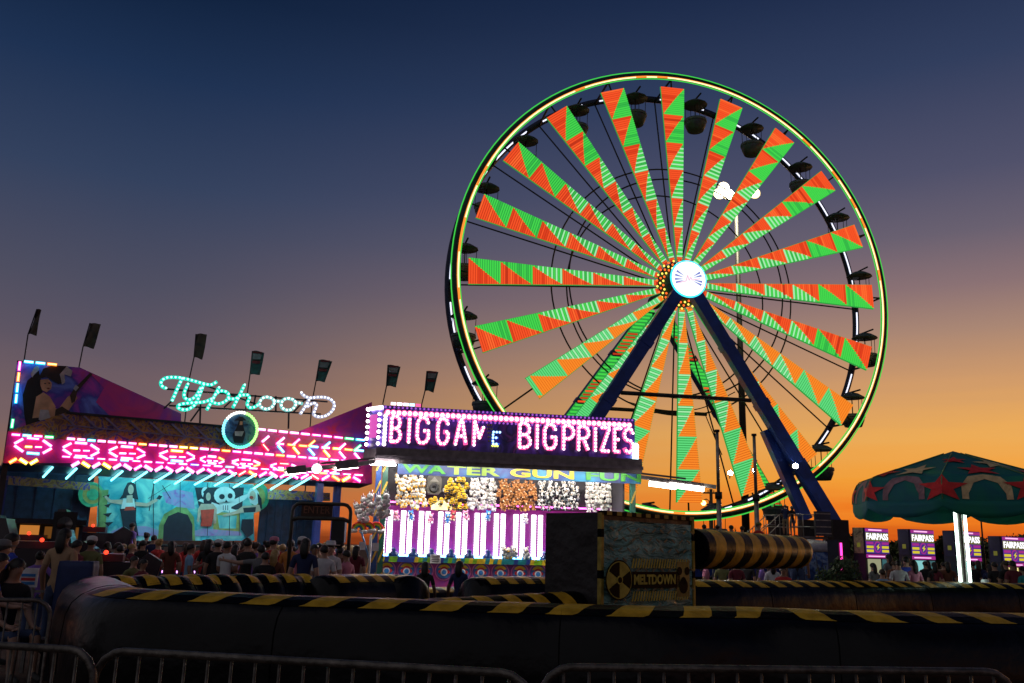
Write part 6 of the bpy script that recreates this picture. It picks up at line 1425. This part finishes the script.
def person(px, py, Y, pose, shirt, label, face=0, hair='short', hcol='black', hat=None, pants='denim', skin_=0, shorts=False, longsl=False, floor=0.0, h=None, group=None):
    """px, py = top of the head in the photograph; Y = distance; face = heading in degrees, 0 looks at the camera, 180 away"""
    key = (pose, shorts, longsl)
    if key not in _bd: _bd[key] = body(POSES[pose], shorts, longsl) + ([],)
    me, hc, used_ = _bd[key]
    if not me.materials:
        for M in (SKM[0], cloth('black'), PNT['dark'], SHOE): me.materials.append(M)
    p = at(px, py, Y); top = hc.z + .1
    s_ = h if h else min(1.1, max(.6, (p.z - floor) / top))
    ang = R(face); o = bpy.data.objects.new('person', me); COL.objects.link(o)
    off = Matrix.Rotation(ang, 3, 'Z') @ Vector((hc.x, hc.y, 0)) * s_
    o.location = (p.x - off.x, p.y - off.y, floor); o.rotation_euler = (0, 0, ang); o.scale = (s_,) * 3
    for i, M in enumerate((SKM[skin_], cloth(shirt), PNT[pants], SHOE)): o.material_slots[i].link = 'OBJECT'; o.material_slots[i].material = M
    if hair:
        hk = ('hair', hair)
        if hk not in _hm: t_ = hairmesh(hair).build('hair'); _hm[hk] = t_.data; bpy.data.objects.remove(t_)
        c = bpy.data.objects.new('hair', _hm[hk]); COL.objects.link(c); c.parent = o; c.location = hc; c.material_slots[0].link = 'OBJECT'; c.material_slots[0].material = HRM[hcol]
    if hat:
        hk = ('hat', hat[0])
        if hk not in _hm: t_ = hatmesh(hat[0], cloth('black')).build('hat'); _hm[hk] = t_.data; bpy.data.objects.remove(t_)
        c = bpy.data.objects.new('hat', _hm[hk]); COL.objects.link(c); c.parent = o; c.location = hc; c.material_slots[0].link = 'OBJECT'; c.material_slots[0].material = cloth(hat[1])
    if abs(((face + 180) % 360) - 180) < 110:
        if 'f' not in _hm: t_ = facemesh().build('face'); _hm['f'] = t_.data; bpy.data.objects.remove(t_)
        c = bpy.data.objects.new('face', _hm['f']); COL.objects.link(c); c.parent = o; c.location = hc
    tag(o, label, 'person', group or 'visitors of the fair'); return o
PEOPLE = [
 # px, py, Y, pose, shirt, label, kwargs      -- crowd before the Typhoon stage
 (133, 522.5, 25, 'stand', 'violet', 'person in a violet shirt standing high before the mural woman', dict(face=150, floor=.6, hair='short')),
 (147.5, 532.5, 24, 'stand', 'black', 'person in dark clothes silhouetted left of the mural archway', dict(face=170, floor=.35, hair='bun')),
 (154.5, 535, 23.6, 'stand', 'navy', 'person in a navy top and pale jeans beneath the mural archway', dict(face=190, hair='short', floor=.25)),
 (192, 543.5, 20, 'phone', 'light blue', 'person in a light blue tee looking down right of the archway', dict(face=120, skin_=1)),
 (210, 539, 21, 'stand', 'black', 'dark haired person in black beside the one in the white cap', dict(face=175, hair='long')),
 (219, 540, 20, 'stand', 'black', 'person in a black shirt with a white cap before the mural red dress', dict(face=185, hat=('cap', 'white'))),
 (228.5, 541, 19, 'cross', 'white', 'person with dark hair and white tee facing the stage with arms folded', dict(face=160, hair='short', skin_=1)),
 (236, 544, 20.5, 'fem', 'black', 'long haired person in black just right of the folded arms person', dict(face=180, hair='long')),
 (247.5, 537.5, 21, 'stand', 'brown', 'person in a brown tee under the second mural woman', dict(face=170, skin_=1)),
 (135, 556, 16.5, 'walk', 'olive', 'person in an olive shirt walking behind the green lit ring wall', dict(face=70, hair='short')),
 (144, 559, 16.2, 'walk', 'maroon', 'person in a maroon shirt walking beside the olive shirted person', dict(face=80, skin_=1)),
 (121, 545, 19, 'stand', 'brown', 'person in brown standing right of the red lamp before the mural', dict(face=200)),
 (92.5, 537, 17, 'stand', 'olive', 'person in an olive tee with a pale cap seen from behind', dict(face=190, hat=('cap', 'white'), skin_=1)),
 (66, 528, 13.6, 'stand', 'tan', 'broad person in a tan shirt with black hair above the blue cloth counter', dict(face=175, skin_=1, hair='long')),
 (41, 551, 14.8, 'hips', 'purple', 'short person in a purple top between the stalls and the tan shirt', dict(face=200, hair='bun')),
 (78, 540, 16.8, 'stand', 'maroon', 'person in maroon half hidden behind the tan shirted person', dict(face=150)),
 (4, 541, 11.2, 'stand', 'black', 'person in black at the left edge wearing a grey cap', dict(face=120, hat=('cap', 'grey'))),
 (13, 533, 12.6, 'stand', 'blue', 'person in a blue tee with dark hair near the left edge', dict(face=140, skin_=1)),
 (2, 553, 10.4, 'lean', 'blue', 'person in bright blue bending forward at the extreme left edge', dict(face=110, hair='short')),
 (18, 558, 11.25, 'sit', 'black', 'child in dark clothes with bare legs seated on the bench', dict(face=60, shorts=True, hair='long', skin_=0)),
 # crowd near the ENTER gate
 (249, 539, 19.4, 'stand', 'black', 'person in black left of the pointing person', dict(face=160, hair='short')),
 (262, 545, 17.6, 'point', 'grey', 'person in grey holding one arm straight out', dict(face=200, hair='short', skin_=0)),
 (274.5, 537.5, 20, 'stand', 'red', 'person with a pink cap seen past the left gate tube', dict(face=170, hat=('cap', 'pink'))),
 (275.5, 549, 16.8, 'fem', 'brown', 'blond person in a dark patterned top before the ENTER gate', dict(face=180, hair='long', hcol='blond')),
 (266, 552, 16.6, 'stand', 'black', 'person in black bending left of the blond person', dict(face=200, hair='short')),
 (291, 539, 19.6, 'hips', 'orange', 'person in orange framed by the ENTER gate', dict(face=180, hair='bun', skin_=1)),
 (302.5, 537.5, 20.2, 'stand', 'pink', 'person in pale pink with a white cap inside the ENTER gate', dict(face=140, hat=('cap', 'white'))),
 (305.5, 549.5, 16.4, 'stand', 'navy', 'broad person with bushy dark hair in navy before the ENTER gate', dict(face=180, hair='long', h=1.02)),
 (315, 544, 18, 'stand', 'grey', 'person in grey turning to the camera under the ENTER board', dict(face=30, skin_=1)),
 (325, 545, 17.4, 'stand', 'white', 'person in a white tee at the gate with back turned', dict(face=195, hair='short')),
 (331, 542.5, 17.8, 'cross', 'white', 'person in a white shirt and pale hat by the right gate tube', dict(face=10, hat=('cowboy', 'white'), skin_=0)),
 (346.5, 550, 18.2, 'phone', 'pink', 'person in a pale pink tee beyond the right gate tube', dict(face=240, hair='short', skin_=1)),
 (357, 545, 21.5, 'stand', 'maroon', 'person in maroon beneath the plush rainbows', dict(face=170, hair='long')),
 (341, 547, 21, 'stand', 'brown', 'dark haired person in brown behind the right gate tube', dict(face=180, skin_=1)),
 # silhouettes in front of the booth
 (425.5, 561.5, 16.9, 'fem', 'black', 'silhouetted long haired person before the counter, under the white price card', dict(face=180, hair='long', skin_=2)),
 (460, 560.5, 16.9, 'fem', 'navy', 'silhouetted long haired person before the counter, right of the price card', dict(face=165, hair='long', skin_=2)),
 # under and over the striped arm
 (706, 559, 23, 'walk', 'pink', 'person in pink walking beneath the striped padded arm beside the tower', dict(face=90, skin_=0)),
 (722, 560, 24, 'stand', 'olive', 'person in olive seen beneath the middle of the striped arm', dict(face=170)),
 (736, 560, 23, 'stand', 'maroon', 'person in maroon beneath the middle of the striped arm', dict(face=190)),
 (747, 559, 25, 'stand', 'black', 'person in black beneath the striped arm with hair tied up', dict(face=150, hair='bun')),
 (761, 560, 24, 'walk', 'violet', 'person in violet walking beneath the far end of the striped arm', dict(face=250)),
 (772, 561, 22, 'fem', 'white', 'person in white beneath the far end of the striped arm', dict(face=180, hair='long')),
 (783, 566, 20, 'stand', 'red', 'short person in red just under the tip of the striped arm', dict(face=0, skin_=1)),
 (796, 535, 24, 'stand', 'black', 'person in black standing tall behind the tip of the striped arm', dict(face=160, skin_=1, floor=.35)),
 (758.5, 520, 36, 'stand', 'red', 'person with red shirt and cap at the foot of the boarding stairs', dict(face=30, hat=('cap', 'olive'), floor=1.0)),
 (704, 522.5, 38, 'stand', 'black', 'dark person over the striped arm nearest the tower', dict(face=180, floor=.95)),
 (717.5, 524, 38, 'stand', 'brown', 'person in brown over the striped arm by the first slim pole', dict(face=160, floor=.95)),
 (731, 523, 38, 'stand', 'maroon', 'person in maroon over the middle of the striped arm', dict(face=200, floor=.95)),
 (742, 526, 38, 'stand', 'tan', 'person in tan over the striped arm left of the clamp pole', dict(face=180, floor=.95)),
 (785, 504.5, 45.2, 'lean', 'navy', 'person in navy and light shorts standing up on the boarding deck', dict(face=160, shorts=True, pants='khaki', floor=DK, skin_=1)),
 (791.5, 506, 45.3, 'fem', 'black', 'long haired person in black beside the navy shirted one on the deck', dict(face=190, hair='long', shorts=True, floor=DK)),
 # queue near the kiosks
 (882, 569, 21, 'stand', 'light blue', 'short person in a light blue tee just over the far ring wall', dict(face=180, hair='short', hcol='brown')),
 (905.5, 556.5, 23.5, 'stand', 'blue', 'person in a royal blue tee before the turquoise windowed kiosk', dict(face=185, hair='short')),
 (898, 560, 23, 'stand', 'white', 'person in white half hidden left of the royal blue tee', dict(face=170, hair='short')),
 (913, 560, 23, 'fem', 'pink', 'person in pale pink half hidden right of the royal blue tee', dict(face=190, hair='long')),
 (888, 549, 30, 'stand', 'grey', 'person in grey with bushy hair before the weathered kiosk', dict(face=200, hair='long', h=1.05)),
 (925, 561, 29, 'stand', 'black', 'dark person at the counter of the turquoise windowed kiosk', dict(face=180)),
 (934, 562, 28, 'fem', 'black', 'dark long haired person between the kiosk and the umbrella pole', dict(face=170, hair='long')),
 (943, 562, 29, 'stand', 'brown', 'dark person in brown just left of the umbrella pole', dict(face=200)),
 (972, 561, 28, 'stand', 'black', 'dark person just right of the umbrella pole before the kiosk', dict(face=175)),
 (994, 562, 27, 'stand', 'black', 'dark person left of the yellow windowed kiosk', dict(face=180)),
 (1003, 563, 27, 'fem', 'navy', 'dark long haired person under the yellow windows', dict(face=160, hair='long')),
 (1012, 560.5, 24.5, 'stand', 'maroon', 'person in a dark red shirt before the yellow windows', dict(face=180, skin_=1)),
 (1022, 566, 24.5, 'stand', 'teal', 'person in teal at the right edge of the picture', dict(face=200)),
 (985, 581, 22.5, 'sit', 'white', 'person with white hat sitting low right of the umbrella pole', dict(face=170, hat=('cowboy', 'white'))),
]
rq = random.Random(21)
for i in range(30):
    px = 106 + 250 * (i + rq.uniform(.1, .9)) / 30
    PEOPLE.append((px, 540.5 + rq.uniform(-1.5, 4.5) + (px - 230) * 0.012, rq.uniform(21.2, 24.2), rq.choice(['stand', 'fem', 'hips', 'phone', 'cross', 'walk']), rq.choice(['black', 'maroon', 'brown', 'navy', 'purple', 'red', 'tan', 'violet']), 'person standing in the dim rear rows of the crowd before the stage', dict(face=rq.uniform(120, 240), hair=rq.choice(['short', 'long', 'bun']), hcol=rq.choice(['black', 'brown', 'brown', 'blond']), skin_=rq.choice([0, 0, 1]), group='rear rows of the stage crowd')))
for i in range(12):
    px = 870 + 150 * (i + rq.uniform(.1, .9)) / 12
    PEOPLE.append((px, 562 + rq.uniform(-2, 3), rq.uniform(26, 31), rq.choice(['stand', 'fem', 'cross']), rq.choice(['black', 'navy', 'brown', 'maroon', 'grey']), 'person standing dimly in the queue before the lit kiosks', dict(face=rq.uniform(150, 210), hair=rq.choice(['short', 'long']), hcol=rq.choice(['black', 'brown']), group='dim queue before the kiosks')))
for px, py, Y, pose, shirt, lab, kw in PEOPLE:
    if pose == 'sit' and 'child' in lab: kw = dict(kw); 
    person(px, py, Y, pose, shirt, lab, **kw)
